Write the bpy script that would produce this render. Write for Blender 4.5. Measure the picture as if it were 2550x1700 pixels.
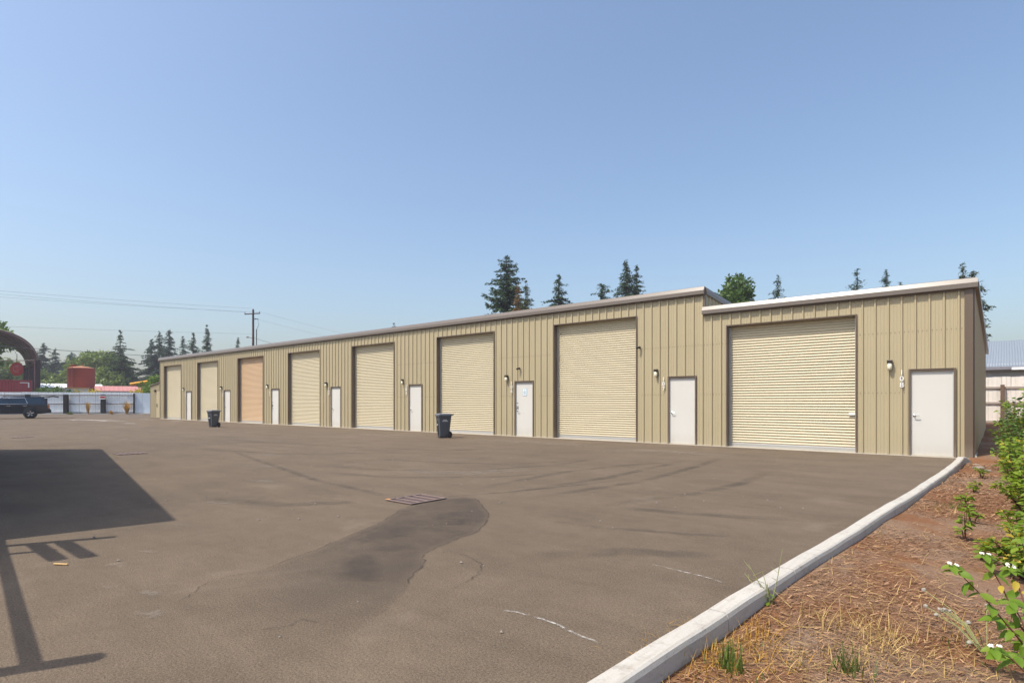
import bpy, bmesh, math, random
import numpy as np
from mathutils import Vector, Matrix, Euler
R = math.radians
for o in list(bpy.data.objects): bpy.data.objects.remove(o)
scene = bpy.context.scene
C = scene.collection
PI = math.pi

# ------------------------------------------------------------------ camera, sky, sun, exposure
cam_d = bpy.data.cameras.new('camera'); cam = bpy.data.objects.new('camera', cam_d); C.objects.link(cam)
cam.location = (0, 0, 1.42); cam.rotation_euler = (R(90), 0, R(40.282))
cam_d.sensor_width = 36; cam_d.lens = 20.48; cam_d.shift_y = 0.0591
cam_d.clip_start = 0.05; cam_d.clip_end = 6000
scene.camera = cam
SUN_AZ, SUN_EL = 24.0, 58.0          # shadows fall towards (sin az, cos az)
world = bpy.data.worlds.new('World'); scene.world = world; world.use_nodes = True
wn = world.node_tree; wn.nodes.clear()
sky = wn.nodes.new('ShaderNodeTexSky'); sky.sky_type = 'NISHITA'; sky.sun_disc = False
sky.sun_elevation = R(SUN_EL); sky.sun_rotation = R(180 + SUN_AZ)
sky.altitude = 50; sky.air_density = 1.2; sky.dust_density = 3.2; sky.ozone_density = 3.2
bg = wn.nodes.new('ShaderNodeBackground'); bg.inputs[1].default_value = 0.15
wo = wn.nodes.new('ShaderNodeOutputWorld')
wn.links.new(sky.outputs[0], bg.inputs[0]); wn.links.new(bg.outputs[0], wo.inputs[0])
sun_d = bpy.data.lights.new('sun', 'SUN'); sun_d.energy = 3.6; sun_d.angle = R(0.53); sun_d.color = (1.0, 0.94, 0.83)
sun = bpy.data.objects.new('sun', sun_d); C.objects.link(sun)
a, e = R(SUN_AZ), R(SUN_EL)
sdir = Vector((math.sin(a) * math.cos(e), math.cos(a) * math.cos(e), -math.sin(e)))
sun.rotation_euler = sdir.to_track_quat('-Z', 'Y').to_euler(); sun.location = (0, -20, 40)
vs = scene.view_settings; vs.view_transform = 'Standard'; vs.look = 'None'; vs.exposure = 0.42; vs.gamma = 1
vs.use_curve_mapping = False
scene.render.film_transparent = False
scene.cycles.use_denoising = True
scene.cycles.max_bounces = 6; scene.cycles.transparent_max_bounces = 16

# ------------------------------------------------------------------ helpers
def tag(o, label=None, cat=None, group=None, kind=None):
    if label: o['label'] = label
    if cat: o['category'] = cat
    if group: o['group'] = group
    if kind: o['kind'] = kind
    return o
def empty(name, loc=(0, 0, 0), rz=0, parent=None):
    o = bpy.data.objects.new(name, None); C.objects.link(o); o.location = loc; o.rotation_euler = (0, 0, rz)
    o.empty_display_size = .2
    if parent: o.parent = parent
    return o
def link(name, me, parent=None, loc=(0, 0, 0), rot=(0, 0, 0), scale=(1, 1, 1)):
    o = bpy.data.objects.new(name, me); C.objects.link(o); o.location = loc; o.rotation_euler = rot; o.scale = scale
    if parent: o.parent = parent
    return o
class MB:
    def __init__(s): s.v = []; s.f = []; s.sm = []
    def add(s, vs_, fs, smooth=False):
        n = len(s.v); s.v += [tuple(p) for p in vs_]; s.f += [tuple(n + i for i in f) for f in fs]; s.sm += [smooth] * len(fs)
        return s
    def box(s, x0, x1, y0, y1, z0, z1):
        return s.add([(x0,y0,z0),(x1,y0,z0),(x1,y1,z0),(x0,y1,z0),(x0,y0,z1),(x1,y0,z1),(x1,y1,z1),(x0,y1,z1)],
                     [(0,3,2,1),(4,5,6,7),(0,1,5,4),(1,2,6,5),(2,3,7,6),(3,0,4,7)])
    def bbox(s, x0, x1, y0, y1, z0, z1, b=.01):      # bevelled box
        bm = bmesh.new(); bmesh.ops.create_cube(bm, size=1)
        for v in bm.verts: v.co = ((x0+x1)/2 + v.co.x*(x1-x0), (y0+y1)/2 + v.co.y*(y1-y0), (z0+z1)/2 + v.co.z*(z1-z0))
        bmesh.ops.bevel(bm, geom=bm.edges[:], offset=b, segments=2, affect='EDGES', profile=.5)
        bm.verts.index_update(); vv = [v.co[:] for v in bm.verts]; ff = [[v.index for v in f.verts] for f in bm.faces]; bm.free()
        return s.add(vv, ff)
    def tube(s, pts, rad, n=8, cap=True, smooth=True):
        pts = [Vector(p) for p in pts]; rads = rad if isinstance(rad, (list, tuple)) else [rad]*len(pts)
        vv, ff = [], []
        for i, p in enumerate(pts):
            d = (pts[min(i+1, len(pts)-1)] - pts[max(i-1, 0)]).normalized()
            u = d.cross(Vector((0, 0, 1)));
            if u.length < .01: u = Vector((1, 0, 0))
            u.normalize(); w = d.cross(u)
            for k in range(n):
                t = 2*PI*k/n; vv.append(p + (u*math.cos(t) + w*math.sin(t))*rads[i])
        for i in range(len(pts)-1):
            for k in range(n): ff.append((i*n+k, i*n+(k+1) % n, (i+1)*n+(k+1) % n, (i+1)*n+k))
        s.add(vv, ff, smooth)
        if cap:
            m = len(pts)-1
            s.add(vv[:n], [tuple(range(n))]); s.add(vv[m*n:], [tuple(reversed(range(n)))])
        return s
    def lathe(s, prof, n=24, c=(0, 0, 0), axis='z', smooth=True):
        vv, ff = [], []
        for r_, z in prof:
            for k in range(n):
                t = 2*PI*k/n; x, y = r_*math.cos(t), r_*math.sin(t)
                vv.append((c[0]+x, c[1]+y, c[2]+z) if axis == 'z' else (c[0]+x, c[1]+z, c[2]+y) if axis == 'y' else (c[0]+z, c[1]+x, c[2]+y))
        for i in range(len(prof)-1):
            for k in range(n): ff.append((i*n+k, i*n+(k+1) % n, (i+1)*n+(k+1) % n, (i+1)*n+k))
        return s.add(vv, ff, smooth)
    def extrude(s, prof, x0, x1, axis='x', cap=True, smooth=False, closed=True):  # prof = [(y,z)] swept along x, [(x,z)] along y
        n = len(prof)
        P = (lambda t, p: (t, p[0], p[1])) if axis == 'x' else (lambda t, p: (p[0], t, p[1])) if axis == 'y' else (lambda t, p: (p[0], p[1], t))
        vv = [P(x0, p) for p in prof] + [P(x1, p) for p in prof]
        ff = [(i, (i+1) % n, n+(i+1) % n, n+i) for i in range(n if closed else n-1)]
        s.add(vv, ff, smooth)
        if cap and closed: s.add(vv[:n], [tuple(range(n))]); s.add(vv[n:], [tuple(reversed(range(n)))])
        return s
    def mesh(s, name, mat):
        me = bpy.data.meshes.new(name); me.from_pydata(s.v, [], s.f)
        if any(s.sm): me.polygons.foreach_set('use_smooth', s.sm)
        bm = bmesh.new(); bm.from_mesh(me); bmesh.ops.recalc_face_normals(bm, faces=bm.faces); bm.to_mesh(me); bm.free()
        if mat: me.materials.append(mat)
        me.update(); return me
    def build(s, name, mat, parent=None, loc=(0, 0, 0), rot=(0, 0, 0)): return link(name, s.mesh(name, mat), parent, loc, rot)
def np_mesh(name, V, nper, mat, smooth=False, attr=None):      # V: (N, nper, 3) separate polygons
    N = V.shape[0]; me = bpy.data.meshes.new(name)
    me.vertices.add(N*nper); me.vertices.foreach_set('co', V.reshape(-1).astype(np.float32))
    me.loops.add(N*nper); me.loops.foreach_set('vertex_index', np.arange(N*nper, dtype=np.int32))
    me.polygons.add(N); me.polygons.foreach_set('loop_start', np.arange(0, N*nper, nper, dtype=np.int32))
    me.polygons.foreach_set('loop_total', np.full(N, nper, dtype=np.int32))
    me.update(calc_edges=True)
    if attr is not None:
        at = me.attributes.new('tone', 'FLOAT', 'POINT'); at.data.foreach_set('value', np.repeat(attr, nper).astype(np.float32))
    me.materials.append(mat); return me
def copy_tree(o, parent=None):
    c = o.copy(); C.objects.link(c); c.parent = parent
    for ch in list(o.children): copy_tree(ch, c)
    return c

# ------------------------------------------------------------------ materials
def nodes(m):
    m.use_nodes = True; nt = m.node_tree; nt.nodes.clear()
    out = nt.nodes.new('ShaderNodeOutputMaterial'); b = nt.nodes.new('ShaderNodeBsdfPrincipled'); nt.links.new(b.outputs[0], out.inputs[0])
    return nt, b, out
def N(nt, t, **kw):
    n = nt.nodes.new(t)
    for k, v in kw.items():
        if hasattr(n, k): setattr(n, k, v)
    return n
def noise(nt, co, scale, detail=4, rough=.55, dist=0):
    n = nt.nodes.new('ShaderNodeTexNoise'); n.inputs['Scale'].default_value = scale; n.inputs['Detail'].default_value = detail
    n.inputs['Roughness'].default_value = rough; n.inputs['Distortion'].default_value = dist
    if co is not None: nt.links.new(co, n.inputs['Vector'])
    return n
def ramp(nt, fac, stops):
    r = nt.nodes.new('ShaderNodeValToRGB'); els = r.color_ramp.elements
    while len(els) < len(stops): els.new(.5)
    for el, (p, c) in zip(els, stops): el.position = p; el.color = tuple(c) + (1,) if len(c) == 3 else c
    nt.links.new(fac, r.inputs[0]); return r
def mixc(nt, fac, a, b, mode='MIX'):
    m = nt.nodes.new('ShaderNodeMix'); m.data_type = 'RGBA'; m.blend_type = mode
    for i, v in ((0, fac), (6, a), (7, b)):
        if isinstance(v, (int, float)): m.inputs[i].default_value = v
        elif isinstance(v, (tuple, list)): m.inputs[i].default_value = tuple(v) + (1,)
        else: nt.links.new(v, m.inputs[i])
    return m.outputs[2]
def sc3(c, k): return tuple(min(1, x*k) for x in c)
def coords(nt, kind='Object', scale=None):
    tc = nt.nodes.new('ShaderNodeTexCoord'); o = tc.outputs[kind]
    if kind == 'World':
        g = nt.nodes.new('ShaderNodeNewGeometry'); o = g.outputs['Position']
    if scale:
        mp = nt.nodes.new('ShaderNodeMapping'); mp.inputs['Scale'].default_value = scale; nt.links.new(o, mp.inputs[0]); o = mp.outputs[0]
    return o
def worldpos(nt, scale=None):
    g = nt.nodes.new('ShaderNodeNewGeometry'); o = g.outputs['Position']
    if scale:
        mp = nt.nodes.new('ShaderNodeMapping'); mp.inputs['Scale'].default_value = scale; nt.links.new(o, mp.inputs[0]); o = mp.outputs[0]
    return o
def bump(nt, b, h, strength, dist):
    bp = nt.nodes.new('ShaderNodeBump'); bp.inputs['Strength'].default_value = strength; bp.inputs['Distance'].default_value = dist
    nt.links.new(h, bp.inputs['Height']); nt.links.new(bp.outputs[0], b.inputs['Normal'])
MATS = {}
def simple(name, col, rough=.5, metal=0., var=.12, scale=3., bmp=0., bscale=40., spec=.5, stretch=None, fine=.06):
    m = bpy.data.materials.new(name); nt, b, _ = nodes(m)
    co = worldpos(nt, stretch); n = noise(nt, co, scale, 5, .6); f = noise(nt, co, scale*14, 3, .6)
    c1 = mixc(nt, n.outputs[0], sc3(col, 1-var), sc3(col, 1+var))
    r2 = ramp(nt, f.outputs[0], [(.3, (1-fine,)*3), (.7, (1+fine*.6,)*3)])
    nt.links.new(mixc(nt, 1., c1, r2.outputs[0], 'MULTIPLY'), b.inputs['Base Color'])
    b.inputs['Metallic'].default_value = metal; b.inputs['Specular IOR Level'].default_value = spec
    rr = ramp(nt, n.outputs[0], [(.25, (max(0, rough-.07),)*3), (.75, (min(1, rough+.07),)*3)]); nt.links.new(rr.outputs[0], b.inputs['Roughness'])
    if bmp: bump(nt, b, noise(nt, worldpos(nt), bscale, 4, .6).outputs[0], bmp, .01)
    MATS[name] = m; return m
TAN = (.42, .352, .216)
M = MATS
def painted_metal(name, col, rough, streak=.10, wave=.0):
    """factory painted sheet: faint vertical run-off streaks, broad unevenness and slight oil-canning of the flats"""
    m = bpy.data.materials.new(name); nt, b, _ = nodes(m)
    big = noise(nt, worldpos(nt), .7, 4, .6); st = noise(nt, worldpos(nt, (7, 7, .35)), 1.4, 5, .65); fine = noise(nt, worldpos(nt), 55, 2, .5)
    c = mixc(nt, big.outputs[0], sc3(col, .93), sc3(col, 1.06))
    s1 = ramp(nt, st.outputs[0], [(.30, (1-streak,)*3), (.70, (1,)*3)]); c = mixc(nt, 1., c, s1.outputs[0], 'MULTIPLY')
    # splash-back dust along the foot of the wall
    sep = nt.nodes.new('ShaderNodeSeparateXYZ'); nt.links.new(worldpos(nt), sep.inputs[0])
    mr = nt.nodes.new('ShaderNodeMapRange'); mr.inputs[1].default_value = .02; mr.inputs[2].default_value = .42; mr.inputs[3].default_value = .55; mr.inputs[4].default_value = 0
    nt.links.new(sep.outputs[2], mr.inputs[0])
    mm = nt.nodes.new('ShaderNodeMath'); mm.operation = 'MULTIPLY'; nt.links.new(mr.outputs[0], mm.inputs[0]); nt.links.new(st.outputs[0], mm.inputs[1])
    c = mixc(nt, mm.outputs[0], c, (.40, .34, .26))
    f2 = ramp(nt, fine.outputs[0], [(.3, (.985,)*3), (.7, (1.01,)*3)]); c = mixc(nt, 1., c, f2.outputs[0], 'MULTIPLY')
    nt.links.new(c, b.inputs['Base Color']); b.inputs['Roughness'].default_value = rough
    if wave: bump(nt, b, noise(nt, worldpos(nt, (1, 1, .45)), 2.2, 2, .5).outputs[0], wave, .02)
    MATS[name] = m; return m
painted_metal('wall_tan', TAN, .45, .012, .03)
painted_metal('trim_brown', (.135, .098, .068), .40, .05, .04)
painted_metal('fascia_brown', (.165, .135, .112), .34, .05, .0); M['fascia_brown'].node_tree.nodes['Principled BSDF'].inputs['Specular IOR Level'].default_value = .5
painted_metal('curtain_cream', (.60, .525, .365), .42, .03, .02)
painted_metal('curtain_peach', (.60, .42, .255), .42, .03, .02)
painted_metal('door_white', (.62, .60, .55), .42, .01, .01)
painted_metal('galv', (.55, .56, .56), .38, .08, .05); M['galv'].node_tree.nodes['Principled BSDF'].inputs['Metallic'].default_value = .5
painted_metal('roof_grey', (.25, .28, .31), .45, .10)
painted_metal('sheet_white', (.84, .88, .90), .55, .16, .10)
painted_metal('sheet_blue', (.66, .74, .82), .5, .10, .05)
painted_metal('tank_red', (.30, .050, .034), .6, .18)
painted_metal('container_red', (.36, .035, .045), .55, .18)
painted_metal('roof_pink', (.52, .22, .20), .6, .14)
simple('chrome', (.72, .72, .72), .22, 1., .03)
simple('steel_dark', (.05, .05, .052), .45, .3, .1)
simple('camera_black', (.012, .012, .013), .4)
simple('lamp_bronze', (.035, .028, .022), .4)
simple('lamp_glass', (.72, .68, .52), .18, 0, .05)
simple('white_paint', (.82, .82, .80), .5, 0, .04)
simple('digit_white', (.86, .86, .84), .45, 0, .03)
simple('paper', (.80, .84, .86), .7, 0, .03)
simple('ink_blue', (.10, .30, .42), .7, 0, .05)
simple('bin_grey', (.075, .083, .098), .5, 0, .12, 3, .15, 60)
simple('bin_lid', (.13, .14, .155), .48, 0, .12, 3, .15, 60)
simple('bin_black', (.012, .013, .02), .5)
simple('rubber', (.014, .014, .014), .75, 0, .2)
simple('canopy_maroon', (.042, .014, .022), .55, 0, .2, 1.5)
simple('canopy_rib', (.10, .07, .07), .5, 0, .1)
simple('sign_red', (.42, .03, .03), .5)
simple('yellow_paint', (.72, .33, .02), .45, 0, .15, 1.)
simple('post_black', (.014, .011, .012), .85, 0, .3, 4, .4, 30)
simple('rail_grey', (.21, .20, .22), .8, 0, .25, 3)
simple('pole_wood', (.085, .045, .034), .85, 0, .25, 2, .4, 30, stretch=(6, 6, .5))
simple('wire', (.10, .10, .11), .6)
simple('insulator', (.25, .22, .22), .3)
simple('fence_wood', (.74, .68, .61), .85, 0, .22, 1.6, .5, 30, stretch=(5, 5, .6))
simple('fence_wood_dark', (.15, .095, .065), .85, 0, .25, 2, .5, 30, stretch=(5, 5, .6))
simple('fence_rail', (.36, .30, .26), .85, 0, .22, 1.6, .5, 30, stretch=(.6, 5, 5))
simple('siding_white', (.62, .60, .57), .6, 0, .12, 1.5)
simple('bark', (.07, .05, .038), .9, 0, .3, 3, .6, 14, stretch=(4, 4, .8))
simple('stem_red', (.13, .05, .03), .7, 0, .25, 30)
simple('stem_green', (.25, .26, .10), .7, 0, .2, 30)
simple('petal', (.82, .80, .70), .6, 0, .05, 40)
simple('seed_white', (.33, .30, .25), .9, 0, .08, 40)
simple('petal_yellow', (.75, .60, .03), .6, 0, .05, 40)
simple('car_paint', (.008, .014, .032), .16, .1, .08, 1.)
M['car_paint'].node_tree.nodes['Principled BSDF'].inputs['Coat Weight'].default_value = .8
simple('car_glass', (.022, .048, .08), .05, 0, .05)
simple('tail_lamp', (.42, .16, .09), .25)
simple('plastic_dark', (.014, .014, .015), .55)
simple('slab', (.52, .47, .38), .8, 0, .15, 3, .3, 60)
simple('grate_iron', (.25, .18, .155), .6, .2, .25, 8)
simple('grate_rust', (.55, .26, .10), .8, 0, .3, 10)
simple('tank_top', (.40, .17, .085), .7, 0, .2, 2)
simple('pit_shade_dark', (.085, .055, .05), .9, 0, .2)  # shade down the drain, put into the colour of a flat slab
simple('foundation', (.43, .42, .39), .85, 0, .18, 2, .5, 30)
simple('pebble', (.24, .20, .17), .85, 0, .3, 9)
simple('wood_scrap', (.62, .40, .17), .8, 0, .15, 20)

def leafmat(name, dark, light, trans=.25, scale=.8, rough=.55):
    m = bpy.data.materials.new(name); nt, b, out = nodes(m)
    at = nt.nodes.new('ShaderNodeAttribute'); at.attribute_name = 'tone'
    n = noise(nt, worldpos(nt), scale, 3, .6)
    ad = nt.nodes.new('ShaderNodeMath'); ad.operation = 'ADD'; nt.links.new(at.outputs['Fac'], ad.inputs[0]); nt.links.new(n.outputs[0], ad.inputs[1])
    ml = nt.nodes.new('ShaderNodeMath'); ml.operation = 'MULTIPLY'; ml.inputs[1].default_value = .5; nt.links.new(ad.outputs[0], ml.inputs[0])
    r = ramp(nt, ml.outputs[0], [(.22, dark), (.78, light)])
    nt.links.new(r.outputs[0], b.inputs['Base Color']); b.inputs['Roughness'].default_value = rough; b.inputs['Specular IOR Level'].default_value = .3
    tr = nt.nodes.new('ShaderNodeBsdfTranslucent'); hs = mixc(nt, 1., r.outputs[0], (1.25, 1.3, .55), 'MULTIPLY'); nt.links.new(hs, tr.inputs[0])
    ms = nt.nodes.new('ShaderNodeMixShader'); ms.inputs[0].default_value = trans
    nt.links.new(b.outputs[0], ms.inputs[1]); nt.links.new(tr.outputs[0], ms.inputs[2]); nt.links.new(ms.outputs[0], out.inputs[0])
    MATS[name] = m; return m
leafmat('needle_dark', (.018, .044, .022), (.065, .115, .042), .15, 1.1)
leafmat('needle_blue', (.026, .056, .044), (.075, .125, .085), .15, .8)
leafmat('needle_cedar', (.030, .045, .012), (.105, .115, .028), .15, 1.2)
leafmat('needle_brown', (.10, .060, .015), (.24, .13, .035), .15, 1.2)
leafmat('leaf_mid', (.040, .085, .016), (.115, .185, .040), .28, .7)
leafmat('leaf_pale', (.095, .145, .035), (.25, .31, .09), .3, .7)
leafmat('leaf_bright', (.055, .12, .008), (.16, .25, .022), .3, 1.2)
leafmat('leaf_shrub', (.075, .135, .012), (.27, .36, .040), .38, 3.)
leafmat('leaf_dogwood', (.075, .160, .014), (.24, .36, .036), .40, 5.)
leafmat('leaf_yellowing', (.30, .28, .03), (.58, .40, .06), .35, 6.)
leafmat('straw', (.30, .19, .065), (.62, .44, .18), .2, 4., .8)
leafmat('straw_orange', (.36, .19, .035), (.60, .35, .08), .2, 3., .8)
leafmat('grass_green', (.06, .10, .02), (.16, .21, .05), .3, 4.)
leafmat('chip', (.080, .032, .013), (.50, .30, .17), .0, 9., .9)

def asphalt_mat(name, base, patchy=.16):
    m = bpy.data.materials.new(name); nt, b, _ = nodes(m); co = worldpos(nt)
    big = noise(nt, co, .12, 5, .62, .4); mid = noise(nt, co, .9, 6, .65, .3); sm = noise(nt, co, 7., 5, .65)
    drag = noise(nt, worldpos(nt, (.35, 1.6, 1)), 1.1, 6, .7, .6)
    agg = noise(nt, co, 70, 4, .75); vor = nt.nodes.new('ShaderNodeTexVoronoi'); vor.inputs['Scale'].default_value = 130; nt.links.new(co, vor.inputs['Vector'])
    c = mixc(nt, big.outputs[0], sc3(base, 1-patchy), sc3(base, 1+patchy))
    for tex, lo, hi, p0, p1 in ((mid, .86, 1.10, .3, .7), (drag, .90, 1.07, .35, .65), (sm, .92, 1.06, .3, .7), (agg, .55, 1.36, .34, .66)):
        c = mixc(nt, 1., c, ramp(nt, tex.outputs[0], [(p0, (lo,)*3), (p1, (hi,)*3)]).outputs[0], 'MULTIPLY')
    # pale dusty blotches, dark oily blotches
    dn = noise(nt, co, .42, 7, .7, .8); dr = ramp(nt, dn.outputs[0], [(.60, (0,)*3), (.74, (.38,)*3)])
    c = mixc(nt, dr.outputs[0], c, (.255, .205, .16))
    on = noise(nt, worldpos(nt, (1, .55, 1)), .33, 6, .7, 1.1); orr = ramp(nt, on.outputs[0], [(.62, (0,)*3), (.76, (.40,)*3)])
    c = mixc(nt, orr.outputs[0], c, sc3(base, .55))
    # stray light stones in the binder
    wv = nt.nodes.new('ShaderNodeTexVoronoi'); wv.inputs['Scale'].default_value = 34; nt.links.new(co, wv.inputs['Vector'])
    wr = ramp(nt, wv.outputs['Distance'], [(.07, (.45,)*3), (.11, (0,)*3)]); c = mixc(nt, wr.outputs[0], c, (.34, .31, .28))
    nt.links.new(c, b.inputs['Base Color']); b.inputs['Roughness'].default_value = .88; b.inputs['Specular IOR Level'].default_value = .25
    hm = mixc(nt, .5, agg.outputs[0], vor.outputs['Distance']); bump(nt, b, hm, .55, .012)
    MATS[name] = m; return m
asphalt_mat('asphalt', (.146, .109, .075), .26)
def fade_mat(name, col, dens, nscale, lo, hi, stretch=None):
    """thin mark on the paving; broken by noise, soft at its own edges (attribute tone)"""
    m = bpy.data.materials.new(name); nt, b, out = nodes(m); b.inputs['Base Color'].default_value = tuple(col) + (1,); b.inputs['Roughness'].default_value = .9
    at = nt.nodes.new('ShaderNodeAttribute'); at.attribute_name = 'tone'
    n = noise(nt, worldpos(nt, stretch), nscale, 6, .7); r = ramp(nt, n.outputs[0], [(lo, (0,)*3), (hi, (1,)*3)])
    mu = nt.nodes.new('ShaderNodeMath'); mu.operation = 'MULTIPLY'; nt.links.new(at.outputs['Fac'], mu.inputs[0]); nt.links.new(r.outputs[0], mu.inputs[1])
    m2 = nt.nodes.new('ShaderNodeMath'); m2.operation = 'MULTIPLY'; m2.inputs[1].default_value = dens; nt.links.new(mu.outputs[0], m2.inputs[0])
    tr = nt.nodes.new('ShaderNodeBsdfTransparent'); ms = nt.nodes.new('ShaderNodeMixShader')
    nt.links.new(m2.outputs[0], ms.inputs[0]); nt.links.new(tr.outputs[0], ms.inputs[1]); nt.links.new(b.outputs[0], ms.inputs[2]); nt.links.new(ms.outputs[0], out.inputs[0])
    MATS[name] = m; return m
fade_mat('asphalt_patch_mat', (.078, .059, .047), .54, 1.1, .20, .62)
fade_mat('mark_tyre', (.055, .044, .036), .44, 1.2, .34, .75)
fade_mat('mark_stain', (.055, .045, .040), .42, 2.2, .32, .72)
fade_mat('mark_crack', (.045, .034, .028), .6, 7, .38, .60)
fade_mat('mark_chalk', (.66, .63, .58), .75, 14, .42, .66)
fade_mat('mark_dust', (.30, .25, .20), .42, 5, .38, .66)
fade_mat('mark_paint', (.72, .70, .66), .8, 3, .25, .5)

def mulch_mat():
    m = bpy.data.materials.new('mulch_soil'); nt, b, _ = nodes(m); co = worldpos(nt)
    big = noise(nt, co, .55, 6, .65, .5); fib = noise(nt, worldpos(nt, (1, 2.6, 1)), 26, 5, .7, .8); fine = noise(nt, co, 90, 3, .6)
    soil = mixc(nt, fib.outputs[0], (.15, .095, .060), (.38, .26, .18)); bark = mixc(nt, fib.outputs[0], (.105, .042, .018), (.34, .165, .080))
    r = ramp(nt, big.outputs[0], [(.44, (0,)*3), (.60, (1,)*3)]); c = mixc(nt, r.outputs[0], bark, soil)
    s = ramp(nt, fine.outputs[0], [(.35, (.78,)*3), (.65, (1.15,)*3)]); c = mixc(nt, 1., c, s.outputs[0], 'MULTIPLY')
    nt.links.new(c, b.inputs['Base Color']); b.inputs['Roughness'].default_value = .95; b.inputs['Specular IOR Level'].default_value = .15
    hm = mixc(nt, .5, fib.outputs[0], fine.outputs[0]); bump(nt, b, hm, .8, .03); MATS['mulch_soil'] = m
mulch_mat()
def kerb_mat():
    m = bpy.data.materials.new('kerb_concrete'); nt, b, _ = nodes(m); co = worldpos(nt)
    n1 = noise(nt, co, 1.6, 6, .65); n2 = noise(nt, worldpos(nt, (14, 1.1, 14)), 3., 5, .7); sp = noise(nt, co, 60, 3, .6); bl = noise(nt, co, 6., 6, .75)
    c = mixc(nt, n1.outputs[0], (.42, .395, .35), (.53, .50, .445))
    for tex, p0, p1, lo in ((n2, .36, .52, .93), (sp, .32, .42, .86), (bl, .36, .46, .80)):
        c = mixc(nt, 1., c, ramp(nt, tex.outputs[0], [(p0, (lo, lo*.97, lo*.94)), (p1, (1,)*3)]).outputs[0], 'MULTIPLY')
    nt.links.new(c, b.inputs['Base Color']); b.inputs['Roughness'].default_value = .9; b.inputs['Specular IOR Level'].default_value = .25
    bump(nt, b, mixc(nt, .5, sp.outputs[0], n2.outputs[0]), .35, .01); MATS['kerb_concrete'] = m
kerb_mat()
def field_mat():
    m = bpy.data.materials.new('field'); nt, b, _ = nodes(m); n = noise(nt, worldpos(nt), .08, 6, .65)
    r = ramp(nt, n.outputs[0], [(.3, (.07, .09, .03)), (.7, (.22, .18, .10))]); nt.links.new(r.outputs[0], b.inputs['Base Color']); b.inputs['Roughness'].default_value = .95
    MATS['field'] = m
field_mat()

# ------------------------------------------------------------------ the setting: ground, paving, kerb, planting bed
def kerb_x(y):        # left (paving side) edge of the kerb
    if y < 0: return -1.5191+.022*y
    y = min(y, 17.45); return -0.0001935*y**3+0.004295*y*y+0.02285*y+-1.5191+(.35*max(0, y-16.9)**2)
KW = .128
ground = MB().add([(-3000, -3000, -.09), (3000, -3000, -.09), (3000, 3000, -.09), (-3000, 3000, -.09)], [(0, 1, 2, 3)]).build('ground', M['field']); tag(ground, kind='structure')
ys = [-40, -25, -12, -6, -3, 0, 1, 2, 2.6, 3.2, 3.8, 4.4, 5.2, 6, 7, 8, 9, 10.5, 12, 14, 16, 17.45, 18.6, 30, 60]
pv = [(kerb_x(y)+.02 if y < 17.5 else -.75, y, 0.) for y in ys]
pave = MB().add([(-150, y, 0) for y in ys] + pv, [(i, len(ys)+i, len(ys)+i+1, i+1) for i in range(len(ys)-1)]).build('asphalt_yard', M['asphalt']); tag(pave, kind='structure')
random.seed(4); np.random.seed(4)
def terrain(x, y):
    z = .045*max(0, min(1, (y-17)/3)) * 1. + .036*max(0, min(y, 40)-18.)
    z += .03*math.sin(1.1*x+.7*y) + .022*math.sin(2.3*y-1.7*x+1) + .012*math.sin(5.1*x+3.3*y)
    t = max(0, min(1, (x+1.2)/1.6)); z = z*(.25+.75*t) if y < 18 else z
    z += (.03+.045*max(0, min(1, (y-2)/3))*max(0, min(1, (17-y)/6)))*max(0, 1-(x-kerb_x(y)-KW)/1.1)*(1 if y < 17.5 else 0) - .015 - .06*max(0, min(1, (x-.2)/2.5))*max(0, min(1, (12-y)/6))
    return z
xs_t = [0, .03, .10, .2, .35, .5, .7, .9, 1.15, 1.4, 1.7, 2.0, 2.4, 2.8, 3.4, 4.2, 5.5, 8, 12, 20, 40, 80]
ys_t = [-40, -20, -10, -5, -2, 0] + [.5+.25*i for i in range(70)] + [18.2, 18.7, 19.4, 20.4, 21.5, 22.7, 24, 25.5, 27, 28.5, 30, 33, 37, 42, 50, 70, 110]
tv, tf = [], []
for y in ys_t:
    x0 = kerb_x(y)+KW-.015 if y < 17.5 else -.70
    for dx in xs_t:
        x = x0+dx; z = terrain(x, y)
        if dx == 0: z = min(z, .10) if y < 17.5 else z
        tv.append((x, y, z))
nx = len(xs_t)
for j in range(len(ys_t)-1):
    for i in range(nx-1): tf.append((j*nx+i, j*nx+i+1, (j+1)*nx+i+1, (j+1)*nx+i))
bed = MB().add(tv, tf, True).build('planting_bed_soil', M['mulch_soil']); tag(bed, kind='structure')

kerb = empty('kerb'); tag(kerb, kind='structure')
def kerb_section(y0, y1, name='kerb_section', endcap=False):
    n = max(2, int((y1-y0)/.25)); prof = [(-.012, -.12), (-.012, .128), (-.006, .145), (.006, .152), (.098, .152), (.114, .144), (.124, .120), (.130, -.12)]
    vv, ff = [], []; m = len(prof)
    for i in range(n+1):
        y = y0+(y1-y0)*i/n; x = kerb_x(y); wob = .004*math.sin(2.1*y)+.002*math.sin(7.7*y+1); zt = .004*math.sin(1.5*y+2)+.002*math.sin(5.3*y)
        dip = 1.0 if not endcap else (1.0 if y < 17.05 else max(.15, 1-((y-17.05)/.4)**2*.75))
        for (px, pz) in prof: vv.append((x+px+wob, y, (pz+zt)*dip if pz > 0 else pz))
    for i in range(n):
        for k in range(m-1): ff.append((i*m+k, i*m+k+1, (i+1)*m+k+1, (i+1)*m+k))
    ff.append(tuple(range(m))); ff.append(tuple(n*m+k for k in reversed(range(m))))
    return MB().add(vv, ff).build(name, M['kerb_concrete'], kerb)
joints = [-12, -9, -6, -3.1, -.2, 3.5, 4.75, 5.35, 8.75, 12.0, 15.15, 17.45]
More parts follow.
